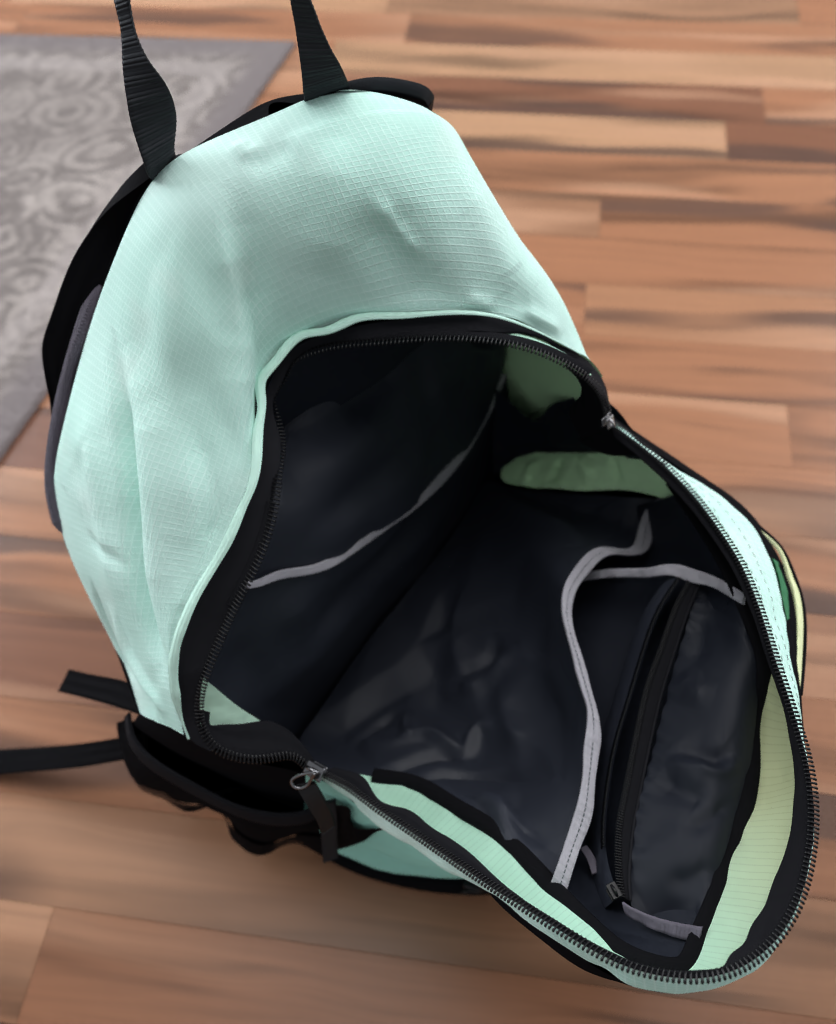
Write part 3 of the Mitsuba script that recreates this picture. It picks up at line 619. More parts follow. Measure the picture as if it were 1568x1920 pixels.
# lime edged front pocket at the right
P1 = A([[0.2019,0.3649,0.3000],[0.2246,0.3281,0.3060],[0.2323,0.3110,0.3060],[0.2346,0.2896,0.3080],[0.2330,0.2645,0.3110],[0.2271,0.2329,0.3160],[0.2218,0.2097,0.3200],[0.2178,0.1893,0.3240]])
P2 = A([[0.2091,0.3697,0.2900],[0.2315,0.3329,0.2960],[0.2415,0.3141,0.2960],[0.2461,0.2892,0.2980],[0.2457,0.2675,0.3000],[0.2390,0.2408,0.3050],[0.2303,0.2169,0.3100],[0.2220,0.1921,0.3160]])
P3 = A([[0.2147,0.3716,0.2850],[0.2353,0.3333,0.2920],[0.2471,0.3098,0.2920],[0.2517,0.2892,0.2940],[0.2508,0.2651,0.2960],[0.2446,0.2427,0.3000],[0.2347,0.2183,0.3060],[0.2243,0.1931,0.3130]])
band('backpack__front_pocket__facing', crumple(strip(P1, P2, 100, 6), 0.02, 0.002, 4), 'black_cloth', 0.0012)
G = crumple(strip(A([[0.2368,0.3195,0.2980],[0.2445,0.3082,0.2980],[0.2467,0.2872,0.3000],[0.2450,0.2637,0.3020],[0.2386,0.2404,0.3060],[0.2292,0.2166,0.3110],[0.2195,0.1933,0.3180]]), A([[0.2412,0.3206,0.2940],[0.2484,0.3085,0.2940],[0.2506,0.2874,0.2960],[0.2502,0.2637,0.2980],[0.2441,0.2418,0.3020],[0.2346,0.2178,0.3070],[0.2232,0.1928,0.3140]]), 100, 6), 0.02, 0.001, 6)
band('backpack__front_pocket__lime_edge', G, 'lime_piping', 0.002)
cord('backpack__front_pocket__binding', A([[0.2287,0.3369,0.2960],[0.2431,0.3226,0.2920],[0.2512,0.3100,0.2910],[0.2540,0.2901,0.2920],[0.2531,0.2659,0.2940],[0.2472,0.2434,0.2980],[0.2376,0.2193,0.3030],[0.2252,0.1931,0.3110]]), 100, 0.0016, 'black_cloth', 8)
band('backpack__front_pocket__liner', crumple(strip(A([[0.2351,0.2898,0.3090],[0.2350,0.2764,0.3110],[0.2325,0.2587,0.3130],[0.2287,0.2406,0.3160]]), A([[0.2398,0.2882,0.3060],[0.2401,0.2752,0.3070],[0.2378,0.2595,0.3090],[0.2325,0.2433,0.3130]]), 50, 6), 0.01, 0.002, 8), 'green_liner', 0.001)

# back panel, padded edge and shoulder straps
Bf = CubicSpline(np.arange(16), B, axis=0)
left = np.vstack([A([[-0.2206,0.3188,0.0040],[-0.2281,0.3121,0.1000]]), Bf([0, 1, 2, 3, 4, 5, 6, 7, 8, 8.8])])
right = np.vstack([A([[0.0464,0.5603,0.0040],[0.0572,0.5632,0.1000]]), Bf([15, 14.6, 14, 13.4, 12.8, 12.2, 11.6, 11, 10.2, 9.2])])
mid = (left + right) / 2 + A([-0.66, 0.75, 0]) * (0.035 * np.sin(np.linspace(0.15, 3.0, 12)) + 0.004)[:, None]
sheet('backpack__back_panel', loft([left, mid, right], 140, 50), 'black_cloth')
C_ = curve(A([[-0.1903,0.4512,0.4520],[-0.1955,0.4460,0.4460],[-0.2040,0.4308,0.4360],[-0.2211,0.4157,0.4090],[-0.2344,0.3982,0.3850],[-0.2438,0.3835,0.3640],[-0.2471,0.3691,0.3500],[-0.2437,0.3445,0.3300]]), 700)
a_ = np.linspace(0, 1, 700)
r_ = 0.0060 * np.clip(np.minimum(a_ / 0.10, (1 - a_) / 0.05), 0.05, 1) ** 0.5 * (1 + 0.05 * np.sin(a_ * 0.30 / 0.0035 * 2 * np.pi))
v, f = tube(C_, r_, 40, 0.8)
ang = np.tile(np.arange(40), 700)
knit = np.sign(np.sin(np.repeat(a_, 40) * 0.30 / 0.0035 * 2 * np.pi) * np.sin(ang * 2 * np.pi / 5))
v[:28000] += (v[:28000] - np.repeat(C_, 40, 0)) * (0.06 * knit)[:, None]
put('backpack__back_panel__mesh_edge', (v, f), 'grey_mesh', True)
s1 = A([[-0.1376,0.4651,0.5250],[-0.1607,0.4672,0.5080],[-0.1795,0.4716,0.4900],[-0.1984,0.4657,0.4720],[-0.2162,0.4564,0.4500],[-0.2304,0.4470,0.4300],[-0.2416,0.4409,0.4100],[-0.2459,0.4302,0.3920],[-0.2484,0.4220,0.3720],[-0.2519,0.4120,0.3520],[-0.2571,0.4003,0.3300],[-0.2605,0.3833,0.3000],[-0.2566,0.3601,0.2600],[-0.2542,0.3347,0.1900]])
s2 = A([[-0.1319,0.4893,0.5000],[-0.1482,0.4749,0.4850],[-0.1640,0.4698,0.4700],[-0.1796,0.4589,0.4550],[-0.1971,0.4479,0.4350],[-0.2102,0.4399,0.4150],[-0.2207,0.4327,0.3980],[-0.2283,0.4276,0.3800],[-0.2369,0.4234,0.3600],[-0.2431,0.4155,0.3400],[-0.2475,0.4031,0.3180],[-0.2505,0.3887,0.2900],[-0.2441,0.3646,0.2500],[-0.2429,0.3433,0.1800]])
G = strip(s1, s2, 120, 14)
Gn = normals(G)
bul = np.sin(np.linspace(0, np.pi, 14))[:, None, None] * 0.006
v, f, uv = thick(G, 0.009)
put('backpack__shoulder_strap', (v, f), 'black_cloth', True, uv)
labels['backpack__shoulder_strap'] = {'label': 'padded black shoulder strap showing along the left edge'}
G = strip(A([[-0.0232,0.4804,0.5530],[-0.0049,0.4791,0.5560],[0.0129,0.4799,0.5520],[0.0241,0.4833,0.5450],[0.0279,0.4891,0.5350]]), A([[-0.0265,0.5075,0.5200],[-0.0066,0.5025,0.5250],[0.0079,0.5082,0.5200],[0.0210,0.5113,0.5150],[0.0259,0.5147,0.5050]]), 60, 8)
v, f, uv = thick(G, 0.007)
put('backpack__shoulder_strap', (v, f), 'webbing', True, uv)
labels['backpack__shoulder_strap_001'] = {'label': 'ribbed black strap end at the top right corner'}

# grab handle: one loop of webbing pulled upwards
h1 = A([[-0.1437,0.4859,0.4900],[-0.1373,0.4591,0.5200],[-0.1317,0.4354,0.5450],[-0.1333,0.4400,0.5600],[-0.1330,0.4440,0.5760],[-0.1319,0.4545,0.5900],[-0.1300,0.4659,0.6030],[-0.1311,0.4758,0.6140],[-0.1300,0.4838,0.6280],[-0.1205,0.4808,0.6480],[-0.0953,0.4679,0.6650],[-0.0660,0.4506,0.6720],[-0.0463,0.4488,0.6650],[-0.0391,0.4528,0.6450],[-0.0413,0.4650,0.6250],[-0.0421,0.4674,0.6110],[-0.0419,0.4669,0.5950],[-0.0422,0.4631,0.5770],[-0.0438,0.4678,0.5570],[-0.0480,0.5106,0.5200]])
h2 = A([[-0.1228,0.5042,0.4900],[-0.1204,0.4808,0.5200],[-0.1172,0.4514,0.5480],[-0.1141,0.4546,0.5560],[-0.1117,0.4543,0.5680],[-0.1125,0.4524,0.5820],[-0.1169,0.4538,0.5920],[-0.1218,0.4625,0.6020],[-0.1229,0.4706,0.6160],[-0.1189,0.4685,0.6320],[-0.1081,0.4593,0.6520],[-0.0869,0.4391,0.6690],[-0.0636,0.4219,0.6760],[-0.0509,0.4279,0.6680],[-0.0418,0.4424,0.6500],[-0.0369,0.4582,0.6280],[-0.0320,0.4639,0.6120],[-0.0280,0.4629,0.5960],[-0.0225,0.4641,0.5800],[-0.0184,0.4774,0.5570],[-0.0170,0.5172,0.5200]])
v, f, uv = thick(ribbed(crumple(strip(h1, h2, 1500, 8), 0.03, 0.0025, 3), 0.0026, 0.00018), 0.0016)
put('backpack__handle', (v, f), 'webbing', True, uv)
labels['backpack__handle'] = {'label': 'loop of ribbed black webbing pulled up at the top'}

# webbing tails at the left
G = strip(A([[-0.2221,0.2778,0.2100],[-0.2392,0.2906,0.1950],[-0.2707,0.3105,0.1650],[-0.3130,0.3353,0.1300]]), A([[-0.2200,0.2564,0.2100],[-0.2367,0.2673,0.1950],[-0.2810,0.2949,0.1550],[-0.3243,0.3197,0.1200]]), 60, 6)
v, f, uv = thick(G, 0.0018)
put('backpack__strap_tail', (v, f), 'black_cloth', True, uv)
labels['backpack__strap_tail'] = {'label': 'short black webbing tail with a cut end'}
G = strip(A([[-0.2367,0.2679,0.1400],[-0.2635,0.2739,0.1200],[-0.3197,0.2900,0.0700],[-0.3815,0.3047,0.0300],[-0.4365,0.3122,0.0120],[-0.5071,0.3138,0.0060]]), A([[-0.2348,0.2468,0.1400],[-0.2547,0.2540,0.1200],[-0.3121,0.2681,0.0700],[-0.3778,0.2815,0.0300],[-0.4317,0.2875,0.0120],[-0.5009,0.2874,0.0060]]), 90, 6)
v, f, uv = thick(G, 0.0018)
put('backpack__strap_tail', (v, f), 'black_cloth', True, uv)
labels['backpack__strap_tail_001'] = {'label': 'long black webbing strap running out of the frame'}

# mesh side pocket
rim = A([[-0.2266,0.2571,0.2120],[-0.2248,0.2438,0.2060],[-0.2157,0.2300,0.2000],[-0.1970,0.2160,0.1950],[-0.1745,0.2027,0.1900],[-0.1551,0.1918,0.1870],[-0.1357,0.1846,0.1850],[-0.1162,0.1807,0.1850],[-0.0965,0.1816,0.1870],[-0.0811,0.1866,0.1920]])
r1 = A([[-0.2389,0.2612,0.1900],[-0.2415,0.2488,0.1750],[-0.2329,0.2327,0.1600],[-0.2138,0.2198,0.1500],[-0.1879,0.2070,0.1500],[-0.1670,0.1944,0.1450],[-0.1446,0.1838,0.1400],[-0.1219,0.1807,0.1400],[-0.1000,0.1797,0.1500],[-0.0844,0.1877,0.1600]])
r2 = A([[-0.2491,0.2691,0.1660],[-0.2555,0.2584,0.1260],[-0.2500,0.2415,0.1010],[-0.2334,0.2349,0.0910],[-0.2155,0.2263,0.0810],[-0.1877,0.2257,0.0910],[-0.1786,0.2046,0.0710],[-0.1548,0.1901,0.0610],[-0.1279,0.1952,0.0710],[-0.1027,0.1839,0.0660]])
hem = A([[-0.2504,0.2634,0.1600],[-0.2568,0.2524,0.1200],[-0.2512,0.2352,0.0950],[-0.2345,0.2286,0.0850],[-0.2166,0.2199,0.0750],[-0.1888,0.2195,0.0850],[-0.1796,0.1982,0.0650],[-0.1558,0.1837,0.0550],[-0.1288,0.1888,0.0650],[-0.1035,0.1776,0.0600]])
r3 = A([[-0.2018,0.3353,0.0060],[-0.1853,0.3165,0.0060],[-0.1688,0.2977,0.0060],[-0.1522,0.2790,0.0060],[-0.1390,0.2640,0.0060],[-0.1258,0.2489,0.0060],[-0.1159,0.2377,0.0060],[-0.1022,0.2297,0.0060],[-0.0923,0.2185,0.0060],[-0.0721,0.2030,0.0060]])
G = crumple(loft([rim, r1, r2, r3], 150, 60), 0.03, 0.003, 51)
sheet('backpack__side_pocket', G, 'black_cloth', True)
sheet('backpack__side_pocket__mesh', crumple(strip(r1 * 0.35 + r2 * 0.65 + A([-0.002, -0.003, 0.001]), hem, 200, 30), 0.02, 0.002, 53), 'pocket_mesh', True)
labels['backpack__side_pocket'] = {'label': 'sagging black mesh side pocket'}
G = strip(rim + A([0, 0, 0.002]), A([[-0.2328,0.2580,0.2030],[-0.2315,0.2434,0.1970],[-0.2226,0.2286,0.1900],[-0.2031,0.2140,0.1850],[-0.1800,0.2004,0.1800],[-0.1588,0.1890,0.1770],[-0.1384,0.1805,0.1750],[-0.1171,0.1761,0.1750],[-0.0965,0.1773,0.1770],[-0.0801,0.1835,0.1820]]), 120, 5)
v, f, uv = thick(G, 0.0025)
put('backpack__side_pocket__binding', (v, f), 'facing_tape', True, uv)

# back lining above the inner pocket
BL = base('back_lining', coons(A([[-0.0973,0.3856,0.3720],[-0.0757,0.4028,0.3720],[-0.0600,0.4186,0.3700],[-0.0404,0.4414,0.3660],[-0.0203,0.4655,0.3600],[0.0144,0.4980,0.3450],[0.0536,0.5191,0.3250],[0.0852,0.5270,0.2950]]), A([[-0.1148,0.2808,0.3480],[-0.0948,0.2985,0.3280],[-0.0705,0.3125,0.3100],[-0.0497,0.3334,0.2920],[-0.0306,0.3597,0.2750],[-0.0056,0.3875,0.2580],[0.0176,0.4216,0.2400],[0.0380,0.4532,0.2280],[0.0607,0.4944,0.2220],[0.0744,0.5234,0.2220],[0.0851,0.5425,0.2300]]),
                               A([[-0.0973,0.3856,0.3720],[-0.0985,0.3480,0.3800],[-0.1019,0.3107,0.3750],[-0.1148,0.2808,0.3480]]), A([[0.0852,0.5270,0.2950],[0.0862,0.5338,0.2650],[0.0851,0.5425,0.2300]]), 200, 140))
G = folds(BL, [(A([[-0.0854,0.3853,0.3735],[-0.0595,0.4090,0.3684],[-0.0327,0.4394,0.3592]]), 0.006, 0.006, 0), (A([[-0.0884,0.3117,0.3459],[-0.0541,0.3433,0.3312],[-0.0164,0.3948,0.3041],[0.0299,0.4666,0.2869]]), 0.014, -0.006, 0), (A([[-0.0777,0.3463,0.3662],[-0.0504,0.3753,0.3519],[-0.0123,0.4329,0.3323]]), 0.015, 0.005, 0), (A([[-0.0482,0.4056,0.3607],[-0.0187,0.4425,0.3461],[-0.0013,0.4704,0.3419]]), 0.012, -0.006, 0)], -1)
sheet('backpack__back_lining', facets(crumple(G, 0.05, 0.002, 61, 2), 22, 0.005, 62, 4), 'black_lining', True)
# black top of the inside, behind the zip
G = coons(A([[-0.0892,0.3589,0.4300],[-0.0812,0.3763,0.4360],[-0.0617,0.3991,0.4400],[-0.0179,0.4028,0.4450],[0.0316,0.4016,0.4450],[0.0652,0.4039,0.4360]]), A([[-0.0991,0.3835,0.3620],[-0.0551,0.4086,0.3600],[-0.0125,0.4475,0.3500],[0.0176,0.4904,0.3350],[0.0534,0.5172,0.3150],[0.0864,0.5290,0.2800]]), A([[-0.0892,0.3589,0.4300],[-0.0935,0.3711,0.4000],[-0.0991,0.3835,0.3620]]), A([[0.0652,0.4039,0.4360],[0.0747,0.4609,0.3700],[0.0864,0.5290,0.2800]]), 100, 30)
sheet('backpack__top_lining', G, 'dark_twill', True)

# inner back pocket under the grey trim
BP = base('back_pocket', coons(A([[-0.1143,0.2835,0.3430],[-0.0953,0.2994,0.3250],[-0.0709,0.3130,0.3070],[-0.0499,0.3338,0.2900],[-0.0308,0.3596,0.2730],[-0.0058,0.3873,0.2560],[0.0175,0.4213,0.2380],[0.0380,0.4530,0.2260],[0.0607,0.4941,0.2200],[0.0756,0.5206,0.2200],[0.0892,0.5438,0.2280]]), A([[-0.1079,0.2625,0.0750],[-0.0853,0.3002,0.0600],[-0.0550,0.3492,0.0470],[-0.0101,0.4108,0.0430],[0.0371,0.4592,0.0470],[0.0683,0.4963,0.0600],[0.0853,0.5277,0.0800],[0.0937,0.5330,0.0950],[0.0982,0.5343,0.1200]]),
                               A([[-0.1143,0.2835,0.3430],[-0.1345,0.2619,0.3250],[-0.1523,0.2379,0.3000],[-0.1360,0.2344,0.2650],[-0.1265,0.2408,0.2100],[-0.1079,0.2625,0.0750]]), A([[0.0892,0.5438,0.2280],[0.0965,0.5401,0.1800],[0.0982,0.5343,0.1200]]), 220, 160))
G = folds(BP, [(A([[-0.1220,0.2454,0.2294],[-0.0826,0.2946,0.2325],[-0.0421,0.3515,0.2142],[0.0039,0.4065,0.1888],[0.0521,0.4721,0.1708]]), 0.016, 0.007, 0), (A([[-0.0764,0.3097,0.2728],[-0.0398,0.3577,0.2292],[0.0057,0.4112,0.2180],[0.0416,0.4619,0.2024]]), 0.016, -0.006, 0), (A([[-0.0929,0.2975,0.3087],[-0.0918,0.2944,0.2720],[-0.0936,0.2815,0.2388]]), 0.014, 0.004, 0), (A([[-0.1292,0.2664,0.3058],[-0.1261,0.2590,0.2707],[-0.1142,0.2556,0.2326]]), 0.014, -0.003, 0)], -1)
sheet('backpack__back_pocket', facets(crumple(G, 0.06, 0.002, 71, 2), 26, 0.005, 72, 4), 'black_lining', True)
T2a = A([[-0.1104,0.2788,0.3580],[-0.1064,0.2836,0.3500],[-0.0941,0.2995,0.3320],[-0.0736,0.3126,0.3140],[-0.0600,0.3262,0.3030],[-0.0437,0.3449,0.2900],[-0.0302,0.3629,0.2790],[-0.0053,0.3905,0.2610],[0.0181,0.4267,0.2440],[0.0380,0.4570,0.2320],[0.0600,0.5010,0.2250],[0.0725,0.5238,0.2240],[0.0839,0.5411,0.2310]])
T2b = A([[-0.1108,0.2752,0.3550],[-0.1059,0.2801,0.3470],[-0.0948,0.2953,0.3280],[-0.0708,0.3098,0.3080],[-0.0498,0.3318,0.2910],[-0.0309,0.3572,0.2730],[-0.0058,0.3863,0.2560],[0.0182,0.4197,0.2380],[0.0397,0.4523,0.2260],[0.0646,0.4955,0.2200],[0.0779,0.5204,0.2200],[0.0901,0.5437,0.2280]])
band('backpack__back_pocket__trim', ribbed(crumple(strip(T2a, T2b, 1600, 5), 0.02, 0.0012, 98), 0.0016, 0.00016), 'grey_trim', 0.0016)

# green lining of the left side, colour lightened as if lit through
G = coons(A([[-0.1438,0.2328,0.3220],[-0.1315,0.2254,0.3000],[-0.1125,0.2195,0.2620]]), A([[-0.1514,0.2128,0.2920],[-0.1360,0.2114,0.2770],[-0.1082,0.2129,0.2550]]), A([[-0.1438,0.2328,0.3220],[-0.1491,0.2221,0.3050],[-0.1514,0.2128,0.2920]]), A([[-0.1125,0.2195,0.2620],[-0.1096,0.2158,0.2580],[-0.1082,0.2129,0.2550]]), 60, 30)
sheet('backpack__side_lining', crumple(G, 0.02, 0.002, 81), 'backlit_mint', True)

G = coons(A([[0.0767,0.5153,0.2435],[0.0917,0.5013,0.2337],[0.1063,0.4877,0.2302],[0.1163,0.4764,0.2605],[0.1267,0.4645,0.2815],[0.1376,0.4416,0.3248]]), A([[0.0731,0.4858,0.1550],[0.1005,0.4783,0.1850],[0.1219,0.4586,0.2120],[0.1470,0.4220,0.2580],[0.1637,0.3882,0.3000],[0.1726,0.3624,0.3300]]), A([[0.0767,0.5153,0.2435],[0.0745,0.5057,0.1942],[0.0731,0.4858,0.1550]]), A([[0.1376,0.4416,0.3248],[0.1566,0.3955,0.3300],[0.1726,0.3624,0.3300]]), 120, 60)
sheet('backpack__side_lining', crumple(G, 0.03, 0.003, 83), 'dark_twill', True)

# big inner sleeve on the front side, from the deep crease up to its grey trim
C0 = A([[0.0828,0.4599,0.1700],[0.0749,0.4724,0.1600],[0.0683,0.4825,0.1500],[0.0592,0.4807,0.1380],[0.0410,0.4499,0.1400],[0.0036,0.4044,0.1360],[-0.0478,0.3441,0.1320],[-0.0766,0.3041,0.1340],[-0.0984,0.2683,0.1420],[-0.1099,0.2435,0.1520],[-0.0847,0.2009,0.2150],[-0.0673,0.1908,0.2360]])
C1 = A([[0.1133,0.4283,0.2050],[0.1014,0.4352,0.1900],[0.0898,0.4341,0.1850],[0.0784,0.4342,0.1780],[0.0618,0.4105,0.1650],[0.0297,0.3725,0.1520],[-0.0069,0.3203,0.1460],[-0.0294,0.2810,0.1480],[-0.0456,0.2422,0.1600],[-0.0528,0.2158,0.1850],[-0.0499,0.1923,0.2260],[-0.0308,0.1819,0.2420]])
C2 = A([[0.1536,0.3975,0.2380],[0.1375,0.3927,0.2200],[0.1200,0.3730,0.2320],[0.0967,0.3710,0.2260],[0.0836,0.3486,0.2140],[0.0706,0.3116,0.2050],[0.0532,0.2703,0.2000],[0.0516,0.2264,0.2050],[0.0389,0.1896,0.2250],[0.0254,0.1694,0.2480],[0.0172,0.1593,0.2620],[0.0219,0.1407,0.2750]])
C3 = A([[0.1907,0.3786,0.2560],[0.1721,0.3514,0.2460],[0.1407,0.3277,0.2680],[0.1093,0.3048,0.2830],[0.0983,0.2808,0.2870],[0.0969,0.2464,0.2880],[0.0991,0.2137,0.2890],[0.0971,0.1809,0.2920],[0.0863,0.1443,0.2960],[0.0732,0.1169,0.2990],[0.0656,0.1022,0.3020],[0.0594,0.0953,0.3050]])
SL = base('sleeve', loft([C0, C1, C2, C3], 300, 220))
G = folds(SL, [
    (A([[0.0676,0.4756,0.1497],[0.0906,0.4204,0.1938],[0.1131,0.3779,0.2277],[0.1259,0.3412,0.2572]]), 0.008, 0.006, 0),
    (A([[-0.0484,0.2284,0.1707],[-0.0232,0.2285,0.1736],[-0.0025,0.2287,0.1781],[0.0200,0.2142,0.1958],[0.0312,0.2281,0.1910],[0.0513,0.2230,0.2062]]), 0.006, 0.007, 0),
    (A([[-0.0514,0.2036,0.2044],[-0.0241,0.2082,0.1950],[0.0076,0.2113,0.1950],[0.0309,0.2110,0.2022]]), 0.006, -0.007, 0),
    (A([[-0.0177,0.2613,0.1572],[-0.0224,0.2463,0.1622],[-0.0189,0.2260,0.1764]]), 0.004, 0.005, 0),
    (A([[-0.0670,0.2320,0.1660],[-0.0411,0.2552,0.1538],[-0.0183,0.2662,0.1554]]), 0.006, -0.005, 0),
    (A([[0.0215,0.2706,0.1710],[0.0474,0.2737,0.1925],[0.0613,0.2939,0.2021]]), 0.009, 0.006, 0),
    (A([[0.0146,0.2833,0.1640],[0.0400,0.2867,0.1822],[0.0548,0.3096,0.1887]]), 0.007, -0.005, 0),
    (A([[0.0500,0.2629,0.1969],[0.0566,0.2270,0.2096],[0.0582,0.1916,0.2321]]), 0.010, 0.005, 0),
    (A([[0.0845,0.3174,0.2272],[0.0733,0.2728,0.2270],[0.0747,0.2252,0.2366],[0.0677,0.1724,0.2561]]), 0.020, -0.008, 0),
    (A([[-0.0317,0.1893,0.2282],[0.0021,0.1947,0.2135],[0.0424,0.1855,0.2304],[0.0611,0.1709,0.2532]]), 0.005, -0.006, 0),
    (A([[0.0068,0.1677,0.2543],[0.0308,0.1562,0.2640],[0.0426,0.1274,0.2852],[0.0493,0.1126,0.2945]]), 0.010, 0.005, 0),
    (A([[0.0425,0.1657,0.2524],[0.0458,0.1420,0.2759],[0.0540,0.1187,0.2914]]), 0.008, -0.005, 0),
])
crease = A([[0.0578,0.4742,0.1396],[-0.0272,0.3678,0.1331],[0.0234,0.3385,0.1561],[-0.0093,0.3239,0.1445],[-0.0089,0.2636,0.1593],[0.0144,0.3374,0.1516],[0.0039,0.2923,0.1566],[0.0020,0.2583,0.1651],[0.0220,0.3231,0.1591],[0.0265,0.2759,0.1731],[0.0706,0.2604,0.2271],[0.0677,0.2047,0.2310],[0.0464,0.1852,0.2321],[0.0300,0.2088,0.2036],[0.0312,0.2281,0.1910],[-0.0015,0.2280,0.1788],[-0.0228,0.2256,0.1761],[-0.0459,0.2068,0.1979],[-0.0659,0.2850,0.1403],[-0.0752,0.2507,0.1516],[-0.0501,0.2671,0.1477],[-0.0543,0.2351,0.1642],[-0.0299,0.3048,0.1423],[0.0661,0.3012,0.2043],[0.0462,0.2880,0.1879],[0.0562,0.1290,0.2860],[0.0368,0.1470,0.2721],[0.0144,0.1673,0.2542],[0.0018,0.1879,0.2235],[0.0867,0.2454,0.2599],[0.0758,0.1691,0.2661],[0.0883,0.3709,0.2160],[0.0727,0.3444,0.1950],[0.0404,0.3773,0.1568],[0.0180,0.3808,0.1451],[0.0782,0.2260,0.2435],[-0.0240,0.2620,0.1551],[-0.0179,0.2812,0.1512],[0.0432,0.2437,0.1926]])
if crease is not None:
    h_ = A([2, -3, 9, 2, -3, -6, -8, -5, 6, 5, 2, 8, -4, -7, 3, 7, 6, -4, 6, -5, -5, 6, 5, -5, -6, -2, 6, -5, -5, 0, 0, 0, -3, 4, 0, -2, 4, -4, 3]) * 0.0009
    ij = cKDTree(SL.reshape(-1, 3)).query(crease)[1]
    uv_ = cloth_uv(SL)
    lo, hi = uv_.min(0), uv_.max(0)
    rim_ = A([[lo[0] + (hi[0] - lo[0]) * a, lo[1] + (hi[1] - lo[1]) * b] for a in np.linspace(0, 1, 5) for b in np.linspace(0, 1, 5) if a in (0, 1) or b in (0, 1)])
    d_ = LinearNDInterpolator(np.vstack([uv_[ij], rim_]), np.concatenate([h_, np.zeros(len(rim_))]), fill_value=0.0)(uv_).reshape(G.shape[:2])
    G = G + normals(SL) * gaussian_filter(d_, 2.6)[..., None]
G = facets(G, 110, 0.0012, 93, 1.2)
sheet('backpack__sleeve', G, 'black_lining', True)
labels['backpack__sleeve'] = {'label': 'crumpled black inner sleeve'}
T1a = A([[0.1894,0.3757,0.2620],[0.1794,0.3727,0.2560],[0.1652,0.3503,0.2520],[0.1555,0.3346,0.2600],[0.1316,0.3284,0.2760],[0.1163,0.3179,0.2850],[0.1057,0.3051,0.2900],[0.0967,0.2910,0.2940],[0.0928,0.2792,0.2960],[0.0911,0.2619,0.2970],[0.0928,0.2403,0.2980],[0.0941,0.2174,0.2990],[0.0958,0.2039,0.3000],[0.0949,0.1934,0.3010],[0.0902,0.1781,0.3020],[0.0847,0.1549,0.3040],[0.0777,0.1373,0.3060],[0.0674,0.1169,0.3080],[0.0579,0.0992,0.3090],[0.0547,0.0940,0.3020]])
T1b = A([[0.1988,0.3814,0.2580],[0.1831,0.3690,0.2520],[0.1770,0.3487,0.2480],[0.1652,0.3319,0.2560],[0.1410,0.3239,0.2720],[0.1275,0.3156,0.2810],[0.1145,0.3013,0.2860],[0.1041,0.2873,0.2910],[0.0988,0.2740,0.2930],[0.0968,0.2605,0.2940],[0.0984,0.2423,0.2950],[0.1004,0.2262,0.2960],[0.1013,0.2082,0.2970],[0.1021,0.1939,0.2980],[0.0995,0.1749,0.2990],[0.0928,0.1551,0.3010],[0.0858,0.1310,0.3030],[0.0776,0.1170,0.3050],[0.0641,0.0914,0.3060],[0.0608,0.0860,0.3000]])
band('backpack__sleeve__trim', ribbed(crumple(crumple(strip(T1a, T1b, 1600, 6), 0.02, 0.0015, 99), 0.006, 0.0006, 97, 1), 0.0016, 0.00016), 'grey_trim', 0.0016)

def stitches(key, P, step=0.0032):
    n = int(np.linalg.norm(np.diff(P, axis=0), axis=1).sum() / step)
    Q = curve(P, 2 * n + 1)
    k = put(key, join([tube(np.linspace(Q[2 * i], Q[2 * i + 1] * 0.8 + Q[2 * i + 2] * 0.2, 3), 0.00028, 5) for i in range(n)]), 'thread', True)
    labels[k] = {'kind': 'stuff'}


stitches('backpack__sleeve__stitching', T1a * 0.45 + T1b * 0.55 + A([-0.0003, -0.0006, 0.0016]))
# front lining under the pockets
f0 = A([[0.1853,0.3460,0.3150],[0.1899,0.3225,0.3200],[0.1957,0.2965,0.3240],[0.2001,0.2656,0.3280],[0.2026,0.2340,0.3300],[0.2035,0.2026,0.3240],[0.1941,0.1745,0.3060],[0.1776,0.1385,0.3120],[0.1580,0.1056,0.3190],[0.1400,0.0782,0.3260],[0.1204,0.0518,0.3330],[0.1007,0.0482,0.3350]])
f1 = A([[0.1680,0.3844,0.2400],[0.1708,0.3579,0.2420],[0.1737,0.3290,0.2500],[0.1721,0.2986,0.2560],[0.1695,0.2659,0.2620],[0.1648,0.2363,0.2660],[0.1495,0.1899,0.2730],[0.1361,0.1508,0.2810],[0.1213,0.1151,0.2900],[0.1080,0.0881,0.2990],[0.0917,0.0682,0.3120],[0.0738,0.0705,0.3200]])
f2 = A([[0.1264,0.4160,0.1900],[0.1278,0.3880,0.2000],[0.1205,0.3600,0.2050],[0.1115,0.3335,0.2100],[0.1035,0.2990,0.2150],[0.1025,0.2703,0.2200],[0.0994,0.2230,0.2250],[0.0952,0.1818,0.2350],[0.0847,0.1439,0.2480],[0.0724,0.1176,0.2680],[0.0641,0.1027,0.2850],[0.0569,0.0981,0.2970]])
sheet('backpack__front_lining', facets(loft([f0, f1, f2], 200, 100), 30, 0.004, 101, 3), 'dark_twill', True)

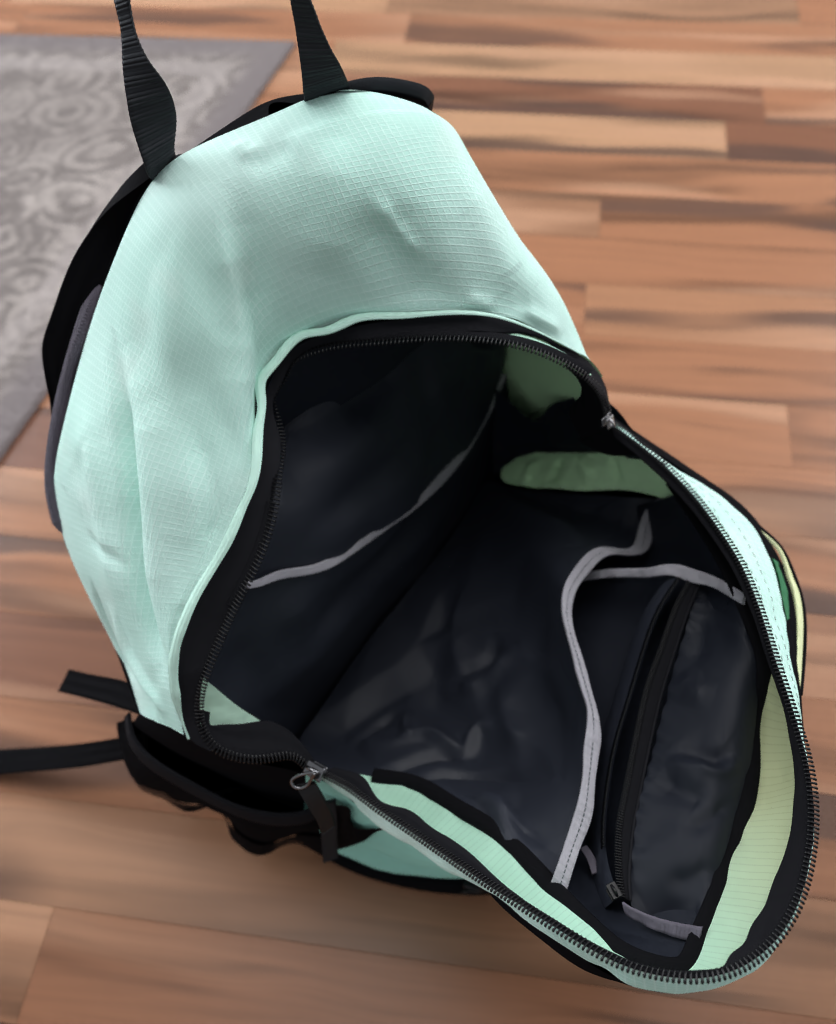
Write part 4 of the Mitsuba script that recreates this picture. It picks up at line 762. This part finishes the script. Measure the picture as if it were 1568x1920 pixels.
# zipped pocket on the front panel
q0 = A([[0.1861,0.2797,0.3000],[0.1773,0.2637,0.2980],[0.1671,0.2432,0.2970],[0.1570,0.2237,0.2970],[0.1471,0.2044,0.2980],[0.1327,0.1738,0.3000],[0.1193,0.1447,0.3030],[0.1109,0.1257,0.3060],[0.1026,0.1036,0.3090],[0.0979,0.0813,0.3110]])
q1 = A([[0.1975,0.2718,0.3020],[0.1887,0.2498,0.3080],[0.1795,0.2261,0.3120],[0.1712,0.2079,0.3140],[0.1620,0.1875,0.3150],[0.1482,0.1583,0.3170],[0.1350,0.1307,0.3200],[0.1261,0.1135,0.3210],[0.1164,0.0949,0.3190],[0.1113,0.0744,0.3100]])
q2 = A([[0.1979,0.2542,0.3250],[0.1968,0.2350,0.3290],[0.1935,0.2145,0.3270],[0.1885,0.1953,0.3240],[0.1820,0.1765,0.3220],[0.1706,0.1495,0.3190],[0.1559,0.1222,0.3230],[0.1464,0.1052,0.3250],[0.1349,0.0868,0.3250],[0.1248,0.0678,0.3190]])
q3 = A([[0.2029,0.2509,0.3260],[0.2019,0.2327,0.3290],[0.2004,0.2112,0.3250],[0.1968,0.1936,0.3180],[0.1904,0.1727,0.3120],[0.1774,0.1448,0.3120],[0.1616,0.1174,0.3170],[0.1514,0.1003,0.3200],[0.1384,0.0813,0.3240],[0.1246,0.0629,0.3280]])
ZK = loft([q0, q1, q2, q3], 200, 110)
puck = np.sin(np.linspace(0, 1, 200) * 2 * np.pi * 17 + 3 * np.sin(np.linspace(0, 9, 200)))[None, :, None] * np.exp(-np.linspace(0, 1, 110) / 0.14)[:, None, None]
ZK = base('zip_pocket', ZK + normals(ZK) * puck * 0.0006)
G = folds(ZK, [
    (A([[0.1327,0.1620,0.3056],[0.1506,0.1603,0.3174],[0.1634,0.1544,0.3214],[0.1749,0.1607,0.3201]]), 0.006, -0.005, 0),
    (A([[0.1470,0.1574,0.3167],[0.1593,0.1471,0.3217],[0.1698,0.1519,0.3199],[0.1759,0.1567,0.3181]]), 0.004, 0.004, 0),
    (A([[0.1393,0.1712,0.3065],[0.1475,0.1502,0.3191],[0.1594,0.1360,0.3222]]), 0.008, 0.004, 0),
    (A([[0.1282,0.1523,0.3066],[0.1385,0.1384,0.3191],[0.1535,0.1271,0.3241]]), 0.007, -0.004, 0),
    (A([[0.1661,0.1319,0.3178],[0.1487,0.1212,0.3252],[0.1300,0.1149,0.3224]]), 0.006, -0.004, 0),
    (A([[0.1471,0.0970,0.3224],[0.1331,0.0914,0.3253],[0.1166,0.0893,0.3181]]), 0.006, -0.003, 0),
    (A([[0.1581,0.2178,0.3003],[0.1625,0.2022,0.3097],[0.1710,0.1943,0.3192]]), 0.008, 0.003, 0),
    (A([[0.1781,0.2582,0.2993],[0.1755,0.2364,0.3041],[0.1665,0.2175,0.3064]]), 0.007, -0.003, 0),
])
sheet('backpack__zip_pocket', facets(facets(G, 30, 0.0024, 112, 3), 110, 0.0008, 113, 1.5), 'dark_twill', True)
labels['backpack__zip_pocket'] = {'label': 'puffed black zipped pocket inside the front panel'}
qt = A([[0.1791,0.2809,0.3020],[0.1704,0.2698,0.3000],[0.1512,0.2368,0.2990],[0.1379,0.2135,0.2990],[0.1263,0.1876,0.3000],[0.1160,0.1626,0.3020],[0.1081,0.1434,0.3040],[0.1023,0.1295,0.3060],[0.0969,0.1099,0.3090],[0.0945,0.0966,0.3120],[0.0937,0.0856,0.3150]])
qi = A([[0.1855,0.2787,0.3020],[0.1776,0.2667,0.3000],[0.1588,0.2331,0.2990],[0.1444,0.2057,0.2990],[0.1333,0.1812,0.3000],[0.1225,0.1562,0.3020],[0.1145,0.1373,0.3040],[0.1089,0.1238,0.3060],[0.1035,0.1079,0.3090],[0.0998,0.0948,0.3120],[0.0977,0.0833,0.3150]])
band('backpack__zip_pocket__zip_tape', strip(qt, qi, 120, 6), 'zip_tape', 0.001)
cord('backpack__zip_pocket__seam', qi + A([0.0, 0, 0.001]), 120, 0.0009, 'facing_tape', 8)
scene['backpack__zip_pocket__teeth'] = mikit.ply(coil(qt, qi, 0.0016, 0.0038, 0.0005, 0.0006), 'nylon', smooth=True)
labels['backpack__zip_pocket__teeth'] = {'kind': 'stuff'}
qt2 = A([[0.1741,0.2841,0.3000],[0.1581,0.2657,0.2960],[0.1440,0.2418,0.2920],[0.1320,0.2177,0.2900],[0.1219,0.1973,0.2890],[0.1135,0.1802,0.2890],[0.1056,0.1606,0.2900],[0.1000,0.1443,0.2920],[0.0958,0.1299,0.2940],[0.0928,0.1158,0.2970],[0.0921,0.1058,0.3000],[0.0924,0.0870,0.3120]])
qo2 = A([[0.1720,0.2915,0.2930],[0.1552,0.2729,0.2880],[0.1411,0.2486,0.2830],[0.1289,0.2236,0.2810],[0.1187,0.2027,0.2800],[0.1104,0.1845,0.2800],[0.1028,0.1642,0.2810],[0.0971,0.1470,0.2830],[0.0931,0.1321,0.2860],[0.0899,0.1170,0.2900],[0.0889,0.1047,0.2950],[0.0896,0.0852,0.3080]])
scene['backpack__zip_pocket__teeth_001'] = mikit.ply(coil(qt2[:10], qo2[:10], 0.0016, 0.0032, 0.0006, 0.0022), 'nylon', smooth=True)
labels['backpack__zip_pocket__teeth_001'] = {'kind': 'stuff'}
G = loft([qt2 - A([0, 0, 0.0006]), qo2, qo2 + A([-0.006, -0.002, -0.03])], 120, 16)
sheet('backpack__zip_pocket__back_wall', G, 'black_lining', True)
band('backpack__zip_pocket__trim', crumple(strip(A([[0.1133,0.3228,0.2500],[0.1318,0.3179,0.2620],[0.1472,0.3100,0.2750],[0.1599,0.3029,0.2870],[0.1740,0.2967,0.3000],[0.1820,0.2892,0.3060],[0.1898,0.2794,0.3140],[0.1957,0.2655,0.3260],[0.2001,0.2510,0.3380]]), A([[0.1129,0.3177,0.2460],[0.1314,0.3130,0.2580],[0.1469,0.3052,0.2710],[0.1594,0.2974,0.2830],[0.1715,0.2894,0.2970],[0.1786,0.2812,0.3030],[0.1871,0.2729,0.3110],[0.1939,0.2600,0.3220],[0.1981,0.2457,0.3340]]), 120, 5), 0.012, 0.0025, 121), 'grey_trim', 0.0014)
band('backpack__zip_pocket__trim', crumple(strip(A([[0.0930,0.0827,0.3180],[0.1018,0.0762,0.3220],[0.1110,0.0713,0.3270],[0.1201,0.0677,0.3310],[0.1284,0.0650,0.3360]]), A([[0.0937,0.0777,0.3150],[0.1012,0.0709,0.3190],[0.1092,0.0657,0.3240],[0.1176,0.0614,0.3280],[0.1258,0.0586,0.3330]]), 80, 5), 0.010, 0.003, 123), 'grey_mesh', 0.0014)
band('backpack__zip_pocket__trim', strip(A([[0.0795,0.1195,0.2850],[0.0822,0.1132,0.2850],[0.0835,0.1038,0.2870]]), A([[0.0835,0.1208,0.2850],[0.0868,0.1141,0.2850],[0.0874,0.1046,0.2870]]), 30, 4), 'grey_mesh', 0.0014)


# ------------------------------------------------------------------ sliders, pull, buckle
def axes(t, up):
    t = t / np.linalg.norm(t)
    s = np.cross(up, t)
    s /= np.linalg.norm(s)
    return A([t, s, np.cross(t, s)])


def slider(key, p, t, up, s, metal):
    ax = axes(t, up)
    k = put(key, join([box(A([1.0, 0.62, 0.10]) * s, p + ax[2] * 0.17 * s, ax, 0.03 * s), box(A([0.8, 0.8, 0.09]) * s, p - ax[2] * 0.17 * s, ax, 0.03 * s),
                       box(A([0.3, 0.25, 0.3]) * s, p + ax[0] * 0.3 * s, ax, 0.02 * s)]), metal, 30)
    arch = curve(A([p + ax[0] * a * s + ax[2] * h * s for a, h in ((-0.38, 0.2), (-0.25, 0.42), (0.05, 0.46), (0.3, 0.22))]), 14)
    put(key + '__bridge', tube(arch, 0.09 * s, 8), metal, True)
    return ax


up0 = A([0.05, -0.35, 0.93])
sp = A([[-0.0793,0.1818,0.2760]])[0]
slider('backpack__zip_slider', sp, A([[-0.0700,0.1744,0.2800]])[0] - A([[-0.0877,0.1877,0.2750]])[0], up0, 0.0135, 'gunmetal')
labels['backpack__zip_slider'] = {'label': 'gunmetal zip slider at the left corner of the mouth'}
ring_p = A([[-0.0789,0.1787,0.2840],[-0.0841,0.1787,0.2830],[-0.0911,0.1782,0.2800],[-0.0948,0.1762,0.2760],[-0.0932,0.1736,0.2730],[-0.0874,0.1731,0.2730],[-0.0825,0.1753,0.2780],[-0.0789,0.1780,0.2840]])
put('backpack__zip_slider__ring', tube(curve(ring_p, 50), 0.0011, 8), 'gunmetal', True)
G = strip(A([[-0.0923,0.1745,0.2720],[-0.0898,0.1698,0.2660],[-0.0865,0.1644,0.2560],[-0.0835,0.1590,0.2430],[-0.0821,0.1544,0.2300]]), A([[-0.0806,0.1762,0.2720],[-0.0781,0.1723,0.2660],[-0.0753,0.1679,0.2560],[-0.0735,0.1644,0.2430],[-0.0731,0.1596,0.2300]]), 40, 6)
v, f, uv = thick(G, 0.003)
put('backpack__zip_slider__pull_tab', (v, f), 'pull_rubber', True, uv)
slider('backpack__zip_slider', A([[0.1278,0.3598,0.3850]])[0], A([[0.1263,0.3605,0.3920]])[0] - A([[0.1295,0.3604,0.3780]])[0], up0, 0.010, 'bright_metal')
labels['backpack__zip_slider_001'] = {'label': 'pale zip slider at the right corner of the mouth'}
slider('backpack__zip_slider', A([[0.0898,0.0887,0.3160]])[0], A([[0.0887,0.0921,0.3160]])[0] - A([[0.0911,0.0850,0.3180]])[0], up0, 0.009, 'nylon')
labels['backpack__zip_slider_002'] = {'label': 'small black zip slider at the lower end of the zipped pocket'}
# webbing loop and black corner beside the pocket
G = strip(A([[-0.0828,0.1773,0.2200],[-0.0864,0.1700,0.2000],[-0.0915,0.1650,0.1600],[-0.0957,0.1601,0.1200]]), A([[-0.0732,0.1783,0.2200],[-0.0751,0.1709,0.2000],[-0.0800,0.1679,0.1600],[-0.0841,0.1631,0.1200]]), 40, 5)
v, f, uv = thick(G, 0.0025)
put('backpack__pocket_strap', (v, f), 'webbing', True, uv)
labels['backpack__pocket_strap'] = {'label': 'short black strap hanging at the front corner of the mesh pocket'}
cp1, cp2 = A([[-0.0749,0.1805,0.2183],[-0.0654,0.1741,0.2328],[-0.0666,0.1739,0.2025],[-0.0660,0.1729,0.1816],[-0.0543,0.1656,0.2039],[-0.0425,0.1530,0.2575]]), A([[-0.0986,0.1849,0.0706],[-0.0867,0.1778,0.0999],[-0.0761,0.1760,0.1164],[-0.0643,0.1716,0.1452],[-0.0528,0.1644,0.1935],[-0.0407,0.1514,0.2585]])
if cp1 is not None:
    G = strip(cp1, cp2, 60, 16) + A([0.002, -0.006, 0.004])
    sheet('backpack__corner_patch', crumple(G, 0.02, 0.0015, 131), 'black_cloth', True)
for q in A([[-0.0701,0.1862,0.0200],[0.0190,0.1541,0.0300]]):
    put('backpack__lower_panel__buckle', join([box(A([0.016, 0.007, 0.010]), q + A([0, -0.004, 0]), axes(A([0.9, -0.25, -0.2]), A([0, 0, 1.0])), 0.002),
                                               tube(curve(A([q + A([0.010 * math.cos(t), -0.008, 0.006 * math.sin(t) - 0.004]) for t in np.linspace(0, 6.2, 9)]), 30), 0.0013, 7)]), 'nylon', 30)
